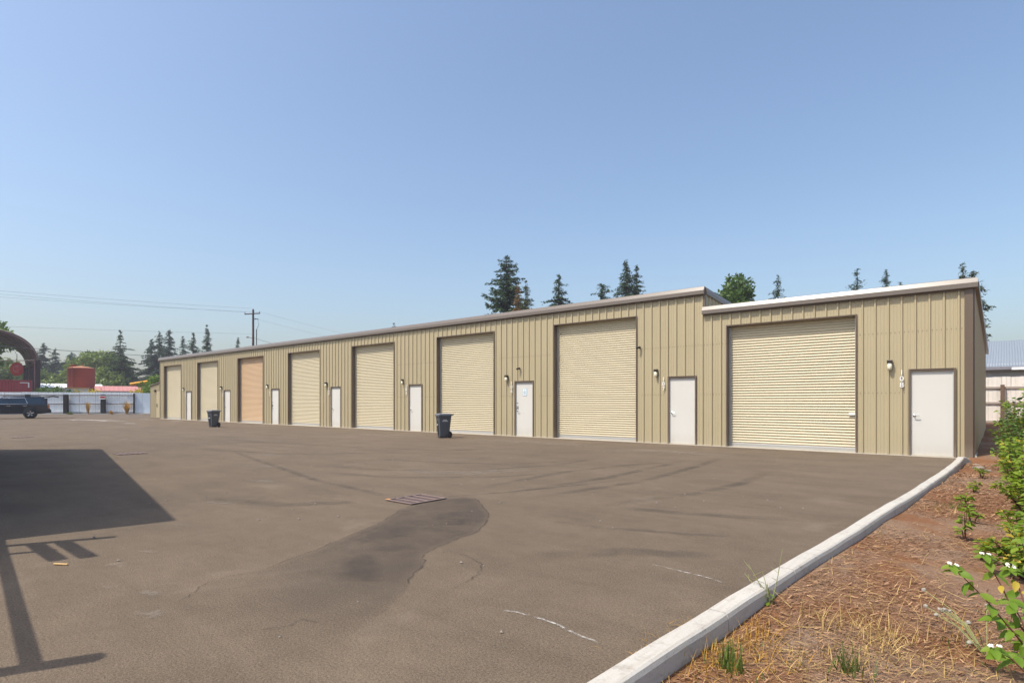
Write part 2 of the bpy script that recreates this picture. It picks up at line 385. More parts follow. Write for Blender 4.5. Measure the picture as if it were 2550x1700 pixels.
for j0, j1 in zip(joints, joints[1:]): kerb_section(j0+.005, j1-.005, endcap=(j1 > 17))

# marks and patches lying on the paving
def strip(pts, width, mat, name, z, taper=True, parent=None, n_sub=6, jag=0):
    P = []
    for i in range(len(pts)-1):
        for k in range(n_sub):
            t = k/n_sub; P.append((pts[i][0]+(pts[i+1][0]-pts[i][0])*t, pts[i][1]+(pts[i+1][1]-pts[i][1])*t))
    P.append(pts[-1]); L = len(P); vv, tone = [], []
    rnd = random.Random(int(pts[0][0]*1000)); offs = (-.5, -.2, .2, .5); tn = (0, 1, 1, 0)
    for i, (x, y) in enumerate(P):
        ax, ay = P[max(0, i-1)]; bx, by = P[min(L-1, i+1)]; d = math.hypot(bx-ax, by-ay) or 1; nxx, nyy = -(by-ay)/d, (bx-ax)/d
        j = rnd.uniform(-jag, jag); e_ = math.sin(PI*min(1, max(0, i/(L-1))))**.4 if taper else 1
        for o_, t_ in zip(offs, tn): vv.append((x+nxx*(o_*width+j), y+nyy*(o_*width+j), z)); tone.append(t_*e_)
    ff = [(i*4+k, i*4+k+1, (i+1)*4+k+1, (i+1)*4+k) for i in range(L-1) for k in range(3)]
    me = bpy.data.meshes.new(name); me.from_pydata(vv, [], ff); at = me.attributes.new('tone', 'FLOAT', 'POINT'); at.data.foreach_set('value', tone); me.materials.append(M[mat])
    o = link(name, me, parent); return o
def smooth_poly(pts, sub=5, jit=.03, seed=1):
    rnd = random.Random(seed); n = len(pts); out = []
    for i in range(n):
        p0, p1, p2, p3 = [Vector(pts[(i+k-1) % n]) for k in range(4)]
        for s_ in range(sub):
            t = s_/sub; q = .5*((2*p1)+(-p0+p2)*t+(2*p0-5*p1+4*p2-p3)*t*t+(-p0+3*p1-3*p2+p3)*t**3)
            out.append((q.x+rnd.uniform(-jit, jit), q.y+rnd.uniform(-jit, jit)))
    return out
patch_pts = [(-6.22, 5.92), (-6.0, 6.17), (-5.62, 5.94), (-4.94, 5.36), (-4.43, 4.65), (-4.3, 4.07), (-4.14, 3.62), (-3.87, 3.38), (-3.71, 3.1), (-3.5, 2.9), (-3.3, 2.6), (-3.1, 2.2), (-2.9, 1.6), (-3.2, 1.1),
             (-4.06, 1.30), (-4.22, 1.45), (-4.44, 1.61), (-4.62, 1.78), (-4.80, 2.0), (-4.80, 2.35), (-4.98, 2.87), (-5.18, 3.29), (-5.30, 3.56), (-5.56, 4.12), (-5.9, 4.67), (-6.17, 5.12)]
pp = smooth_poly(patch_pts, 5, .016, 3)
def soft_patch(pts, z, name, mat, band=.09):
    """resurfaced area: full tone inside, broken up over a narrow rim where it feathers into the old paving"""
    n = len(pts); cxy = Vector((sum(p[0] for p in pts)/n, sum(p[1] for p in pts)/n))
    inner = []
    for i, p in enumerate(pts):
        a_, b_ = Vector(pts[i-1]), Vector(pts[(i+1) % n]); d = (b_-a_).normalized(); nn = Vector((d.y, -d.x)); inner.append(Vector(p)+nn*band)
    vv = [(p[0], p[1], z) for p in pts] + [(p.x, p.y, z) for p in inner]
    ff = [(i, (i+1) % n, n+(i+1) % n, n+i) for i in range(n)]
    return vv, ff, n
ring2 = smooth_poly(patch_pts, 5, .004, 3); cxy = [(sum(p[0] for p in patch_pts[i:]+patch_pts[:i])/len(patch_pts)) for i in (0,)]
pn = len(pp); pin = []
for i, p in enumerate(pp):
    a_, b_ = Vector(pp[i-3]), Vector(pp[(i+3) % pn]); d_ = (b_-a_).normalized(); q_ = Vector(p)+Vector((d_.y, -d_.x))*.10; pin.append((q_.x, q_.y))
fade = lambda y: max(0., min(1., (y-1.35)/2.3))
pm_ = bpy.data.meshes.new('asphalt_repair'); pm_.from_pydata([(x, y, .004) for x, y in pp]+[(x, y, .004) for x, y in pin], [], [(i, (i+1) % pn, pn+(i+1) % pn, pn+i) for i in range(pn)]+[tuple(pn+i for i in range(pn))])
at_ = pm_.attributes.new('tone', 'FLOAT', 'POINT'); at_.data.foreach_set('value', [fade(y)*.45 for x, y in pp]+[fade(y) for x, y in pin]); pm_.materials.append(M['asphalt_patch_mat'])
patch = link('asphalt_repair', pm_); tag(patch, kind='structure')
def on_paving(o): tag(o, kind='structure')
on_paving(strip(pp[0:45], .022, 'mark_crack', 'crack', .008, False, n_sub=1)); on_paving(strip(pp[80:], .018, 'mark_crack', 'crack', .008, False, n_sub=1))
on_paving(strip([(-4.1, 3.59), (-4.03, 3.83), (-3.78, 3.82), (-3.49, 3.7), (-3.32, 3.49), (-3.23, 3.2), (-3.19, 3.03)], .022, 'mark_crack', 'crack', .008, jag=.015))
on_paving(strip([(-3.55, 1.75), (-3.45, 1.9), (-3.5, 2.0), (-3.36, 2.06)], .025, 'mark_crack', 'crack', .008, jag=.01))
on_paving(strip([(-6.8, 5.45), (-9.5, 5.75), (-13, 6.6), (-17, 7.6)], .22, 'mark_stain', 'drain_line_stain', .006, jag=.02))
on_paving(strip([(-6.4, 5.95), (-6.0, 6.9), (-5.6, 8.2), (-5.3, 9.6)], .12, 'mark_stain', 'drain_line_stain', .006, jag=.015))
for pts, w in (([(-6.5, 6.6), (-6.75, 8.4), (-6.82, 9.92), (-6.48, 11.74), (-5.9, 13.2)], .28), ([(-5.92, 6.75), (-5.78, 8.4), (-5.71, 9.58), (-5.83, 11.88), (-5.9, 13.4)], .28),
               ([(-5.38, 6.65), (-4.96, 9.38), (-5.23, 12.8), (-5.5, 14.6)], .26), ([(-4.3, 6.6), (-3.7, 8.6), (-3.5, 10.4), (-3.7, 12.4)], .28), ([(-12, 9.0), (-10, 9.3), (-8.6, 10.2), (-7.9, 11.8)], .25),
               ([(-24, 9.8), (-18, 10.2), (-13, 11.6), (-10.6, 14.2)], .25), ([(-30, 12.4), (-22, 12.5), (-16, 13.2)], .22)):
    on_paving(strip(pts, w, 'mark_tyre', 'tyre_mark', .0045, jag=.02))
on_paving(strip([(-4.11, 5.60), (-3.8, 5.62), (-3.45, 5.66)], .20, 'mark_stain', 'oil_stain', .005, jag=.02)); on_paving(strip([(-3.5, 5.66), (-2.78, 5.93), (-2.22, 6.15)], .14, 'mark_stain', 'oil_stain', .0055, jag=.02))
for pts, w in (([(-5.6, 5.2), (-5.0, 4.9), (-4.7, 4.3)], .5), ([(-5.2, 4.3), (-4.9, 3.7), (-4.4, 3.5)], .55), ([(-4.6, 3.2), (-4.1, 2.9), (-3.9, 2.7)], .4)):
    on_paving(strip(pts, w, 'mark_stain', 'damp_stain', .009, jag=.03))
on_paving(strip([(-2.61, 2.98), (-2.53, 3.02), (-2.36, 3.03), (-2.2, 3.02), (-2.0, 2.97), (-1.81, 2.945)], .026, 'mark_chalk', 'scratch_mark', .006, jag=.004))
on_paving(strip([(-2.37, 4.68), (-2.07, 4.64), (-1.89, 4.62), (-1.68, 4.56)], .024, 'mark_chalk', 'scratch_mark', .006, jag=.004))
for pts, w in (([(-58.5, 12.9), (-50, 14.6)], .5), ([(-56, 12.4), (-54.9, 12.7)], .4), ([(-52.2, 13.3), (-50.8, 13.6)], .35), ([(-45, 12.9), (-43.6, 13.3)], .3), ([(-54.5, 16.6), (-52.6, 17.3)], .35), ([(-47.5, 16.6), (-46.2, 17.1)], .3)):
    on_paving(strip(pts, w, 'mark_paint', 'worn_paint_mark', .0065))
for (x, y, w) in ((-6.3, 1.95, .12), (-6.0, 1.6, .14), (-5.4, 1.35, .12), (-4.95, 1.5, .12), (-5.6, 2.0, .1), (-4.5, 1.35, .13), (-7.4, 2.6, .16), (-8.7, 3.5, .25), (-10.5, 4.9, .4), (-13, 6.0, .5), (-15.5, 7.4, .6)):
    on_paving(strip([(x, y), (x+w*.8, y+w*.5), (x+w*1.9, y+w*.6)], w, 'mark_dust', 'dust_print', .0065, jag=.02))
for pts, w in (([(-15.5, 15.6), (-13.2, 16.4), (-10.2, 16.0)], 1.5), ([(-9.2, 14.6), (-7.6, 15.6), (-5.2, 15.4)], 1.1), ([(-24, 14.5), (-20, 15.4), (-18.4, 16.6)], 1.0), ([(-9.5, 7.6), (-8.2, 8.3), (-7.6, 9.6)], .8)):
    on_paving(strip(pts, w, 'mark_dust', 'dust_sweep', .0068, jag=.06))
for pts, w in (([(-11.5, 7.2), (-9.8, 7.6), (-8.4, 8.8), (-7.7, 10.6), (-7.9, 12.8)], .24), ([(-10.6, 6.5), (-8.8, 6.9), (-7.3, 8.3), (-6.9, 9.6)], .22), ([(-4.0, 6.9), (-3.0, 7.1), (-1.9, 7.6)], .3), ([(-20, 6.8), (-15, 8.2), (-12.6, 10.6), (-12, 13.4)], .24), ([(-3.3, 4.2), (-2.8, 4.9), (-2.0, 5.3)], .35), ([(-9.0, 3.6), (-7.6, 4.1), (-7.0, 4.9)], .4)):
    on_paving(strip(pts, w, 'mark_tyre', 'tyre_mark', .0052, jag=.03))
for pts in ([(-30, 8.0), (-24, 7.4), (-18, 8.6), (-13.5, 9.2)], [(-12, 8.6), (-10.4, 9.8), (-9.8, 11.6)], [(-34, 9.5), (-24, 10.6), (-16, 10.4)]):
    on_paving(strip(pts, .16, 'mark_dust', 'dust_trail', .0065, jag=.02))

def grate(corner, ux, uy, nbars, label, bars=True):
    ux, uy = Vector(ux), Vector(uy); L, W = ux.length, uy.length
    g = empty('drain_grate', (corner[0], corner[1], .0), math.atan2(ux.y, ux.x)); tag(g, label, 'grate')
    MB().box(0, L, 0, W, .0045, .010).build('pit_shade', M['pit_shade_dark'], g)
    f = .03
    for nm, b_ in (('frame_bar', (0, L, -f/2, f/2)), ('frame_bar', (0, L, W-f/2, W+f/2)), ('frame_bar', (-f/2, f/2, f/2, W-f/2)), ('frame_bar', (L-f/2, L+f/2, f/2, W-f/2))):
        MB().box(b_[0], b_[1], b_[2], b_[3], .0105, .020).build(nm, M['grate_iron'], g)
    for k in range(1, nbars):
        MB().box(L*k/nbars-.014, L*k/nbars+.014, f/2, W-f/2, .0105, .018).build('bar', M['grate_iron'], g)
    MB().box(-.03, .05, -.03, .03, .0205, .022).build('rust_edge', M['grate_rust'], g)
    return g
grate((-6.80, 5.24), (.03, .66), (.54, -.02), 4, 'iron drain grate set in the paving beside the dark repaired patch') if False else None
g = grate((-6.26, 5.24), (-.54, .0), (.02, .64), 1, 'iron drain grate with rust at one corner beside the dark repaired asphalt')
for ch in list(g.children): bpy.data.objects.remove(ch)
MB().box(-.54, 0, 0, .64, .0045, .010).build('pit_shade', M['pit_shade_dark'], g); g.rotation_euler = (0, 0, 0)  # no hollow here: dark slab painted as the shaded slots between bars
for nm, b_ in (('frame_bar', (-.555, .015, -.015, .015)), ('frame_bar', (-.555, .015, .625, .655)), ('frame_bar', (-.555, -.525, .016, .624)), ('frame_bar', (-.015, .015, .016, .624))):
    MB().box(b_[0], b_[1], b_[2], b_[3], .0105, .021).build(nm, M['grate_iron'], g)
for k in range(1, 4): MB().box(-.524, -.016, .64*k/4-.016, .64*k/4+.016, .0105, .019).build('bar', M['grate_iron'], g)
MB().box(-.57, -.50, -.02, .05, .0215, .023).build('rust_edge', M['grate_rust'], g)
for (x, y, lb) in ((-18.6, 5.1, 'small worn iron drain grate beside the edge of the building shadow'), (-30.4, 4.8, 'small worn iron drain grate in the open yard far from the doors')):
    g2 = empty('drain_grate', (x, y, 0)); tag(g2, lb, 'grate', 'drain grates in the yard'); MB().box(0, .55, 0, .65, .0045, .010).build('pit_shade', M['pit_shade_dark'], g2)
    for k in range(6): MB().box(0, .55, .65*k/5-.018, .65*k/5+.018, .0105, .018).build('bar', M['grate_iron'], g2)
peb = []
for k in range(170):
    x = random.uniform(-16, -2); y = random.uniform(1.3, 9) if random.random() < .8 else random.uniform(9, 16)
    if x > kerb_x(y)-.1: continue
    peb.append((x, y, random.uniform(.006, .017)))
pm = MB()
for (x, y, r_) in peb:
    t = random.uniform(0, 3); cs, sn = math.cos(t), math.sin(t)
    q = [(r_*1.3, 0, 0), (0, r_, 0), (-r_*1.2, 0, 0), (0, -r_*.9, 0), (0, 0, r_*.9), (0, 0, -r_*.3)]
    pm.add([(x+a_*cs-b_*sn, y+a_*sn+b_*cs, .005+c_+r_*.2) for a_, b_, c_ in q], [(0, 1, 4), (1, 2, 4), (2, 3, 4), (3, 0, 4), (1, 0, 5), (2, 1, 5), (3, 2, 5), (0, 3, 5)])
o = pm.build('loose_gravel', M['pebble']); tag(o, 'loose pale gravel grains scattered over the asphalt yard', 'gravel', kind='stuff')
o = MB().bbox(-.07, .07, -.008, .008, .0, .012, .003).build('wood_scrap', M['wood_scrap'], loc=(-6.28, 1.33, .005), rot=(0, 0, .55)); tag(o, 'short orange wood splinter lying on the asphalt', 'wood scrap')

# ------------------------------------------------------------------ the storage building
WY = 18.53                     # plane of the front wall
RIB = .302
bld = empty('storage_building', (-28, WY, 0)); bld.location = (0, 0, 0)
tag(bld, 'long tan ribbed metal storage building with eight cream roller doors', 'building')
XL, XS, XR = -55.05, -7.50, -.62
TOP_T, TOP_L = 4.93, 4.30       # top of wall sheets (tall row, low end unit)
units = []
for n_ in range(8):              # n_ = 0 is unit 108, counting away
    rl = -6.74-6.765*n_; units.append(dict(n=108-n_, r0=rl, r1=rl+3.56, rh=3.82 if n_ == 0 else 4.42, d0=-1.95-6.79*n_, d1=-1.95-6.79*n_+.985, dh=2.27))
openings = [(u['r0'], u['r1'], u['rh']) for u in units] + [(u['d0'], u['d1'], u['dh']) for u in units]
def rib_profile(x0, xa, xb):
    pts = []; k0 = math.floor((xa-x0)/RIB)-1
    for k in range(k0, k0+int((xb-xa)/RIB)+4):
        b0 = x0+k*RIB; pts += [(b0-.036, 0), (b0-.016, -.040), (b0+.016, -.040), (b0+.036, 0)]
        for q in (.115, .187): pts += [(b0+q-.013, 0), (b0+q-.005, -.0055), (b0+q+.005, -.0055), (b0+q+.013, 0)]
    pts.sort(); out = []
    def yat(x):
        for (p, q) in zip(pts, pts[1:]):
            if p[0] <= x <= q[0]: return p[1]+(q[1]-p[1])*(x-p[0])/max(1e-9, q[0]-p[0])
        return 0
    return [(xa, yat(xa))]+[p for p in pts if xa+1e-4 < p[0] < xb-1e-4]+[(xb, yat(xb))]
def wall_panel(xa, xb, z0, z1, x0, place, z1b=None, name='wall_panel'):
    pr = rib_profile(x0, xa, xb); z1b = z1 if z1b is None else z1b
    tt = lambda x: z1+(z1b-z1)*(x-xa)/(xb-xa)
    vv = [place(x, y, z0) for x, y in pr]+[place(x, y, tt(x)) for x, y in pr]; n = len(pr)
    mb = MB().add(vv, [(i, i+1, n+i+1, n+i) for i in range(n-1)])
    return mb.build(name, M['wall_tan'], bld)
front = lambda x, y, z: (x, WY+y, z)
cuts = sorted(set([XS] + [v for o_ in openings for v in o_[:2]]))
x = XL; k = 0
while x < XR-.2-.01:
    xe = min(XL+(k+1)*RIB*3, XR-.17)
    br = [x]+[c_ for c_ in cuts if x+.005 < c_ < xe-.005]+[xe]
    for a_, b_ in zip(br, br[1:]):
        if b_-a_ < .01: continue
        mid = (a_+b_)/2; top = TOP_T if mid < XS else TOP_L
        op = [o_ for o_ in openings if o_[0] < mid < o_[1]]
        wall_panel(a_+.0008, b_-.0008, op[0][2] if op else .025, top, XL+.09, front)
    x = xe; k += 1
scr_ = MB()
for zz in (1.67, 3.28):
    q = XL+.09
    while q < XR-.2:
        if q > -27 and not any(o_[0]-.03 < q+.1 and q-.1 < o_[1]+.03 and zz < o_[2]+.05 for o_ in openings):
            for dx_ in (-.058, .058, .151): scr_.box(q+dx_-.008, q+dx_+.008, WY-.010, WY+.002, zz-.008, zz+.008)
        q += RIB
sc_ = scr_.build('screw_row', M['trim_brown'], bld); sc_['kind'] = 'stuff'
# inner lining so that nothing shows through behind the sheets
ln = MB()
def lining(xa, xb, z0, z1): ln.box(xa, xb, WY+.045, WY+.075, z0, z1)
edges = sorted(openings); xx = XL+.05
for o_ in edges:
    if o_[0] > xx: lining(xx, o_[0]-.05, .03, 4.2)
    lining(o_[0]-.05, o_[1]+.05, o_[2]+.06, 4.2 if o_[0] > XS else 4.85) if o_[2]+.1 < (4.2 if o_[0] > XS else 4.85) else None
    xx = o_[1]+.05
lining(xx, XR-.05, .03, 4.2)
ln.build('wall_lining', M['steel_dark'], bld)
MB().box(XL, XR, WY-.045, WY+.9, -.1, .022).build('floor_slab', M['slab'], bld)
# side, end and back walls
SIDE_BACK = WY+10.4
slope = .092
sidep = lambda y, d, z: (XR-d, y, z)
yy = WY+.10; k = 0
while yy < SIDE_BACK-.05:
    ye = min(yy+RIB*3, SIDE_BACK); wall_panel(yy+.0008, ye-.0008, .10, TOP_L-slope*(yy-WY)+.02, WY+.2, sidep, TOP_L-slope*(ye-WY)+.02); yy = ye
endp = lambda y, d, z: (XL+d, y, z)
yy = WY+.02
while yy < SIDE_BACK-.05:
    ye = min(yy+RIB*3, SIDE_BACK); wall_panel(yy+.0008, ye-.0008, .025, TOP_T-slope*(yy-WY)+.02, WY+.2, endp, TOP_T-slope*(ye-WY)+.02); yy = ye
stepp = lambda y, d, z: (XS-d, y, z)
yy = WY+.06
while yy < SIDE_BACK-.05:
    ye = min(yy+RIB*3, SIDE_BACK); wall_panel(yy+.0008, ye-.0008, TOP_L-slope*(ye-WY)+.05, TOP_T-slope*(yy-WY)+.02, WY+.1, stepp, TOP_T-slope*(ye-WY)+.02); yy = ye
MB().box(XL+.05, XR-.05, SIDE_BACK, SIDE_BACK+.08, 0, 3.2).build('back_wall', M['wall_tan'], bld)
MB().extrude([(XR+.075, -.25), (XR+.075, .06), (XR+.05, .10), (XR-.10, .10), (XR-.10, -.25)], WY+.02, SIDE_BACK, 'y').build('foundation_wall', M['foundation'], bld)
fo = bld.children[-1]
for v in fo.data.vertices:                    # the footing follows the rising ground
    if v.co.y > WY+5: v.co.z += .36 if v.co.z > 0 else .3
# corner trims
MB().bbox(XR-.172, XR+.004, WY-.0455, WY+.012, .02, TOP_L, .004).build('corner_trim', M['trim_brown'], bld)
MB().bbox(XR-.010, XR+.036, WY+.013, WY+.11, .02, TOP_L, .004).build('corner_trim', M['trim_brown'], bld)
MB().bbox(XL-.035, XL+.07, WY-.0475, WY+.06, .02, TOP_T, .004).build('corner_trim', M['trim_brown'], bld)
MB().bbox(XS-.015, XS+.05, WY-.040, WY+.05, TOP_L+.16, TOP_T, .004).build('corner_trim', M['trim_brown'], bld)
# roofs with standing seams
def roof(xa, xb, zt, name='roof'):
    pr = []; n_ = int((xb-xa)/.41); wd = (xb-xa)/n_
    for i in range(n_):
        s_ = xa+i*wd; pr += [(s_, 0), (s_+.001, .04), (s_+.03, .04), (s_+.031, 0)]
    pr.append((xb, 0)); n_ = len(pr); vv = []
    for yy_, dz in ((WY-.05, 0), (SIDE_BACK+.3, -slope*(SIDE_BACK+.3-WY+.05))): vv += [(p[0], yy_, zt+dz+p[1]) for p in pr]
    return MB().add(vv, [(i, i+1, n_+i+1, n_+i) for i in range(n_-1)]).build(name, M['galv'], bld)
roof(XL-.05, XS, TOP_T+.17); roof(XS+.02, XR+.03, TOP_L+.12)
def fascia(xa, xb, zb, hgt, drop=.0):
    """eave trim: upright lower face, steep weathered upper face that catches the sun"""
    prof = [(-.02, zb), (-.125, zb-.012), (-.135, zb), (-.135, zb+hgt*.46), (-.131, zb+hgt*.48), (-.076, zb+hgt*.955), (-.066, zb+hgt), (.03, zb+hgt-.01), (.03, zb)]
    n_ = max(1, round((xb-xa)/6.1)); w_ = (xb-xa)/n_
    for i in range(n_): MB().extrude([(WY+p[0], p[1]) for p in prof], xa+i*w_+.002, xa+(i+1)*w_-.002).build('fascia', M['fascia_brown'], bld)
fascia(XL-.16, XS+.04, TOP_T, .25); fascia(XS-.03, XR+.10, TOP_L-.03, .245)
MB().box(XL, XS-.03, WY-.0465, WY-.0405, TOP_T-.055, TOP_T-.001).build('eave_flashing', M['trim_brown'], bld)
MB().box(XS+.02, XR-.18, WY-.0465, WY-.0405, TOP_L-.085, TOP_L-.032).build('eave_flashing', M['trim_brown'], bld)
def rake(xc, zt, ya, yb, hgt, sgn=1):
    prof = [(0, 0), (.07, 0), (.075, hgt*.5), (.03, hgt), (-.06, hgt), (-.06, 0)]
    vv = []
    for y in (ya, yb): vv += [(xc+sgn*p[0], y, zt+p[1]-slope*(y-WY)) for p in prof]
    n_ = len(prof); ff = [(i, (i+1) % n_, n_+(i+1) % n_, n_+i) for i in range(n_)]+[tuple(range(n_)), tuple(reversed(range(n_, 2*n_)))]
    MB().add(vv, ff).build('rake_trim', M['fascia_brown'], bld)
rake(XR+.045, TOP_L-.04, WY+.032, SIDE_BACK+.3, .24); rake(XS+.02, TOP_T, WY+.032, SIDE_BACK+.3, .23); rake(XL-.06, TOP_T, WY+.032, SIDE_BACK+.3, .23, -1)

SPELL = {101:'one zero one',102:'one zero two',103:'one zero three',104:'one zero four',105:'one zero five',106:'one zero six',107:'one zero seven',108:'one zero eight'}
SLAT_H = .0815
def slat_mesh(w_, mat):
    prof = [(0, 0), (-.008, .004), (-.024, .010), (-.031, .026), (-.0315, .044), (-.026, .060), (-.010, .071), (0, .0745), (0, SLAT_H-.0005)]
    n_ = len(prof); vv = [(0, p[0], p[1]) for p in prof]+[(w_, p[0], p[1]) for p in prof]
    mb = MB().add(vv, [(i, i+1, n_+i+1, n_+i) for i in range(n_-1)], True); return mb.mesh('slat', mat)
SLATS = {m_: slat_mesh(3.50, M[m_]) for m_ in ('curtain_cream', 'curtain_peach')}
for n_, u in enumerate(units):
    r0, r1, rh = u['r0'], u['r1'], u['rh']; mat = 'curtain_peach' if u['n'] == 103 else 'curtain_cream'
    yd = WY+.215
    rd = MB().box(r0+.04, r1-.04, yd+.012, yd+.02, .03, rh+.1).build('roller_door', M['steel_dark'], bld)
    for ga, gb in ((r0+.002, r0+.045), (r1-.045, r1-.002)): MB().box(ga, gb, WY+.15, WY+.235, .024, rh-.02).build('guide_rail', M['galv'], rd)
    rd['label'] = 'peach roller door among the cream ones' if u['n'] == 103 else 'cream ribbed roller door of unit '+SPELL[u['n']]
    cnt = int((rh-.14)/SLAT_H)+1; z0 = .135
    if n_ < 5:
        for k in range(cnt): link('slat', SLATS[mat], rd, (r0+.03, yd, z0+k*SLAT_H))
    else:
        mb = MB(); src = SLATS[mat]
        for k in range(cnt): mb.add([(r0+.03+v.co.x, yd+v.co.y, z0+k*SLAT_H+v.co.z) for v in src.vertices], [tuple(p.vertices) for p in src.polygons], True)
        mb.build('curtain', M[mat], rd)
    MB().bbox(r0+.03, r1-.03, yd-.035, yd+.01, .024, .132, .008).build('bottom_bar', M['galv'], rd)
    # frame: jamb returns, face trims, head
    MB().box(r0-.032, r0, WY-.0465, WY+.24, .023, rh+.035).build('jamb', M['trim_brown'], rd); MB().box(r1, r1+.032, WY-.0465, WY+.24, .023, rh+.035).build('jamb', M['trim_brown'], rd)
    MB().box(r0+.0005, r1-.0005, WY-.0465, WY+.24, rh, rh+.034).build('head_trim', M['trim_brown'], rd)
    if n_ == 0: MB().bbox(r1-.20, r1-.035, yd-.075, yd-.03, 1.05, 1.115, .008).build('latch', M['white_paint'], rd)
    elif n_ == 1: MB().bbox(r1-.13, r1-.035, yd-.065, yd-.03, 1.05, 1.10, .008).build('latch', M['chrome'], rd)
    else: MB().bbox(r1-.11, r1-.035, yd-.06, yd-.03, 1.05, 1.09, .008).build('latch', M['chrome'], rd)
    # man door
    d0, d1, dh = u['d0'], u['d1'], u['dh']
    dr = MB().bbox(d0+.043, d1-.043, WY+.02, WY+.06, .035, dh-.045, .003).build('door', M['door_white'], bld); dr['label'] = 'white steel door of unit '+SPELL[u['n']]
    fr = MB().box(d0-.010, d0+.038, WY-.0475, WY+.10, .023, dh).box(d1-.038, d1+.010, WY-.0475, WY+.10, .023, dh).box(d0-.010, d1+.010, WY-.0475, WY+.10, dh+.0005, dh+.018).box(d0+.0385, d1-.0385, WY-.036, WY+.10, dh-.042, dh).build('door_frame', M['trim_brown'], dr)
    fr2 = MB().box(d0+.0385, d0+.0425, WY-.02, WY+.06, .03, dh-.045).box(d1-.060, d1-.0385, WY+.004, WY+.019, .03, dh-.045).build('door_stop', M['galv'], dr)
    MB().box(d0+.04, d1-.04, WY-.02, WY+.06, .023, .033).build('threshold', M['slab'], dr)
    hx, hz = d0+.115, 1.07
    hd = MB().lathe([(.0, -.012), (.034, -.012), (.036, -.004), (.036, .0)], 14, (hx, WY+.018, hz), 'y').tube([(hx, WY+.015, hz), (hx, WY-.05, hz)], .011).tube([(hx-.005, WY-.05, hz), (hx+.06, WY-.052, hz), (hx+.118, WY-.045, hz-.004)], [.012, .011, .009]).build('lever_handle', M['chrome'], dr)
    if u['n'] in (106, 103):
        MB().lathe([(0, -.016), (.03, -.016), (.032, -.006), (.032, 0)], 14, (hx-.005, WY+.018, hz+.13), 'y').bbox(hx-.045, hx+.045, WY-.004, WY+.019, hz+.06, hz+.20, .01).build('lock_keypad', M['chrome'], dr)
        MB().lathe([(0, -.012), (.02, -.012), (.022, 0)], 12, (hx+.01, WY+.018, hz+.31), 'y').build('door_viewer', M['steel_dark'], dr)
    for hz_ in (.28, 1.13, 1.98): MB().tube([(d1-.043, WY+.012, hz_-.06), (d1-.043, WY+.012, hz_+.06)], .011).build('hinge', M['galv'], dr)
    if u['n'] == 106:
        nx0, nz0 = d0+.40, 1.68
        nt_ = MB().box(nx0, nx0+.21, WY+.012, WY+.019, nz0, nz0+.29).build('notice', M['ink_blue'], dr); nt_['label'] = 'white paper notice with a pale blue border on the door'
        MB().box(nx0+.012, nx0+.198, WY+.009, WY+.0115, nz0+.012, nz0+.278).build('paper', M['paper'], nt_)
        ink = MB().box(nx0+.09, nx0+.125, WY+.006, WY+.0085, nz0+.225, nz0+.255)
        for k in range(6): ink.box(nx0+.035+.008*(k % 2), nx0+.172-.012*(k % 3), WY+.006, WY+.0085, nz0+.06+k*.025, nz0+.069+k*.025)
        ink.build('print', M['ink_blue'], nt_)
    if u['n'] == 103: MB().box(d0+.50, d0+.56, WY+.014, WY+.019, 1.82, 1.90).build('door_plate', M['galv'], dr)

def wall_lamp(x, z, label):
    t = empty('wall_lamp', (x, WY, z)); tag(t, label, 'lamp', 'wall lamps beside the doors')
    MB().bbox(-.06, .06, -.065, .0, .01, .245, .006).bbox(-.075, .075, -.165, -.03, .155, .262, .012).build('housing', M['lamp_bronze'], t)
    g_ = MB().lathe([(.0, -.13), (.028, -.128), (.055, -.105), (.066, -.05), (.068, .0), (.068, .155), (0, .156)], 16, (0, -.10, .0)).build('diffuser', M['lamp_glass'], t)
    for v in g_.data.vertices: v.co.z = v.co.z*.75+.03
    t.scale = (.82, .9, .82); return t
for u in units:
    wall_lamp(u['d0']-.42, 2.33, 'bronze wall lamp with frosted jar glass beside the door numbered '+SPELL[u['n']])
def digits(num, x, ztop):
    t = empty('unit_number', (x, WY, ztop)); tag(t, 'white raised digits %s stacked down the wall beside a white door' % SPELL[num], 'number')
    for i, ch in enumerate(str(num)):
        cu = bpy.data.curves.new('digit', 'FONT'); cu.body = ch; cu.size = .195; cu.align_x = 'CENTER'; cu.extrude = .006; cu.offset = .0
        tmp = bpy.data.objects.new('tmp', cu); C.objects.link(tmp); bpy.context.view_layer.update()
        me = bpy.data.meshes.new_from_object(tmp.evaluated_get(bpy.context.evaluated_depsgraph_get())); bpy.data.objects.remove(tmp)
        me.materials.clear(); me.materials.append(M['digit_white'])
        link('digit', me, t, (0, -.052, -.15-i*.165), (R(90), 0, 0))
    return t
for u in units: digits(u['n'], u['d0']-.155, 2.29)
def sec_cam(x, z, label):
    t = empty('security_camera', (x, WY, z)); tag(t, label, 'camera', 'security cameras on the front wall')
    MB().lathe([(.0, -.02), (.035, -.02), (.04, 0)], 12, (0, -.033, 0), 'y').build('mount', M['camera_black'], t)
    MB().tube([(0, -.05, 0), (0, -.11, -.02)], .012).build('arm', M['camera_black'], t)
    MB().tube([(.03, -.06, .015), (-.06, -.17, -.03)], .034, 10).build('barrel', M['camera_black'], t)
sec_cam(-9.80, 3.33, 'small black camera beside a roller door edge high on the wall'); sec_cam(-15.27, 2.80, 'small black camera above the white door with the paper notice')

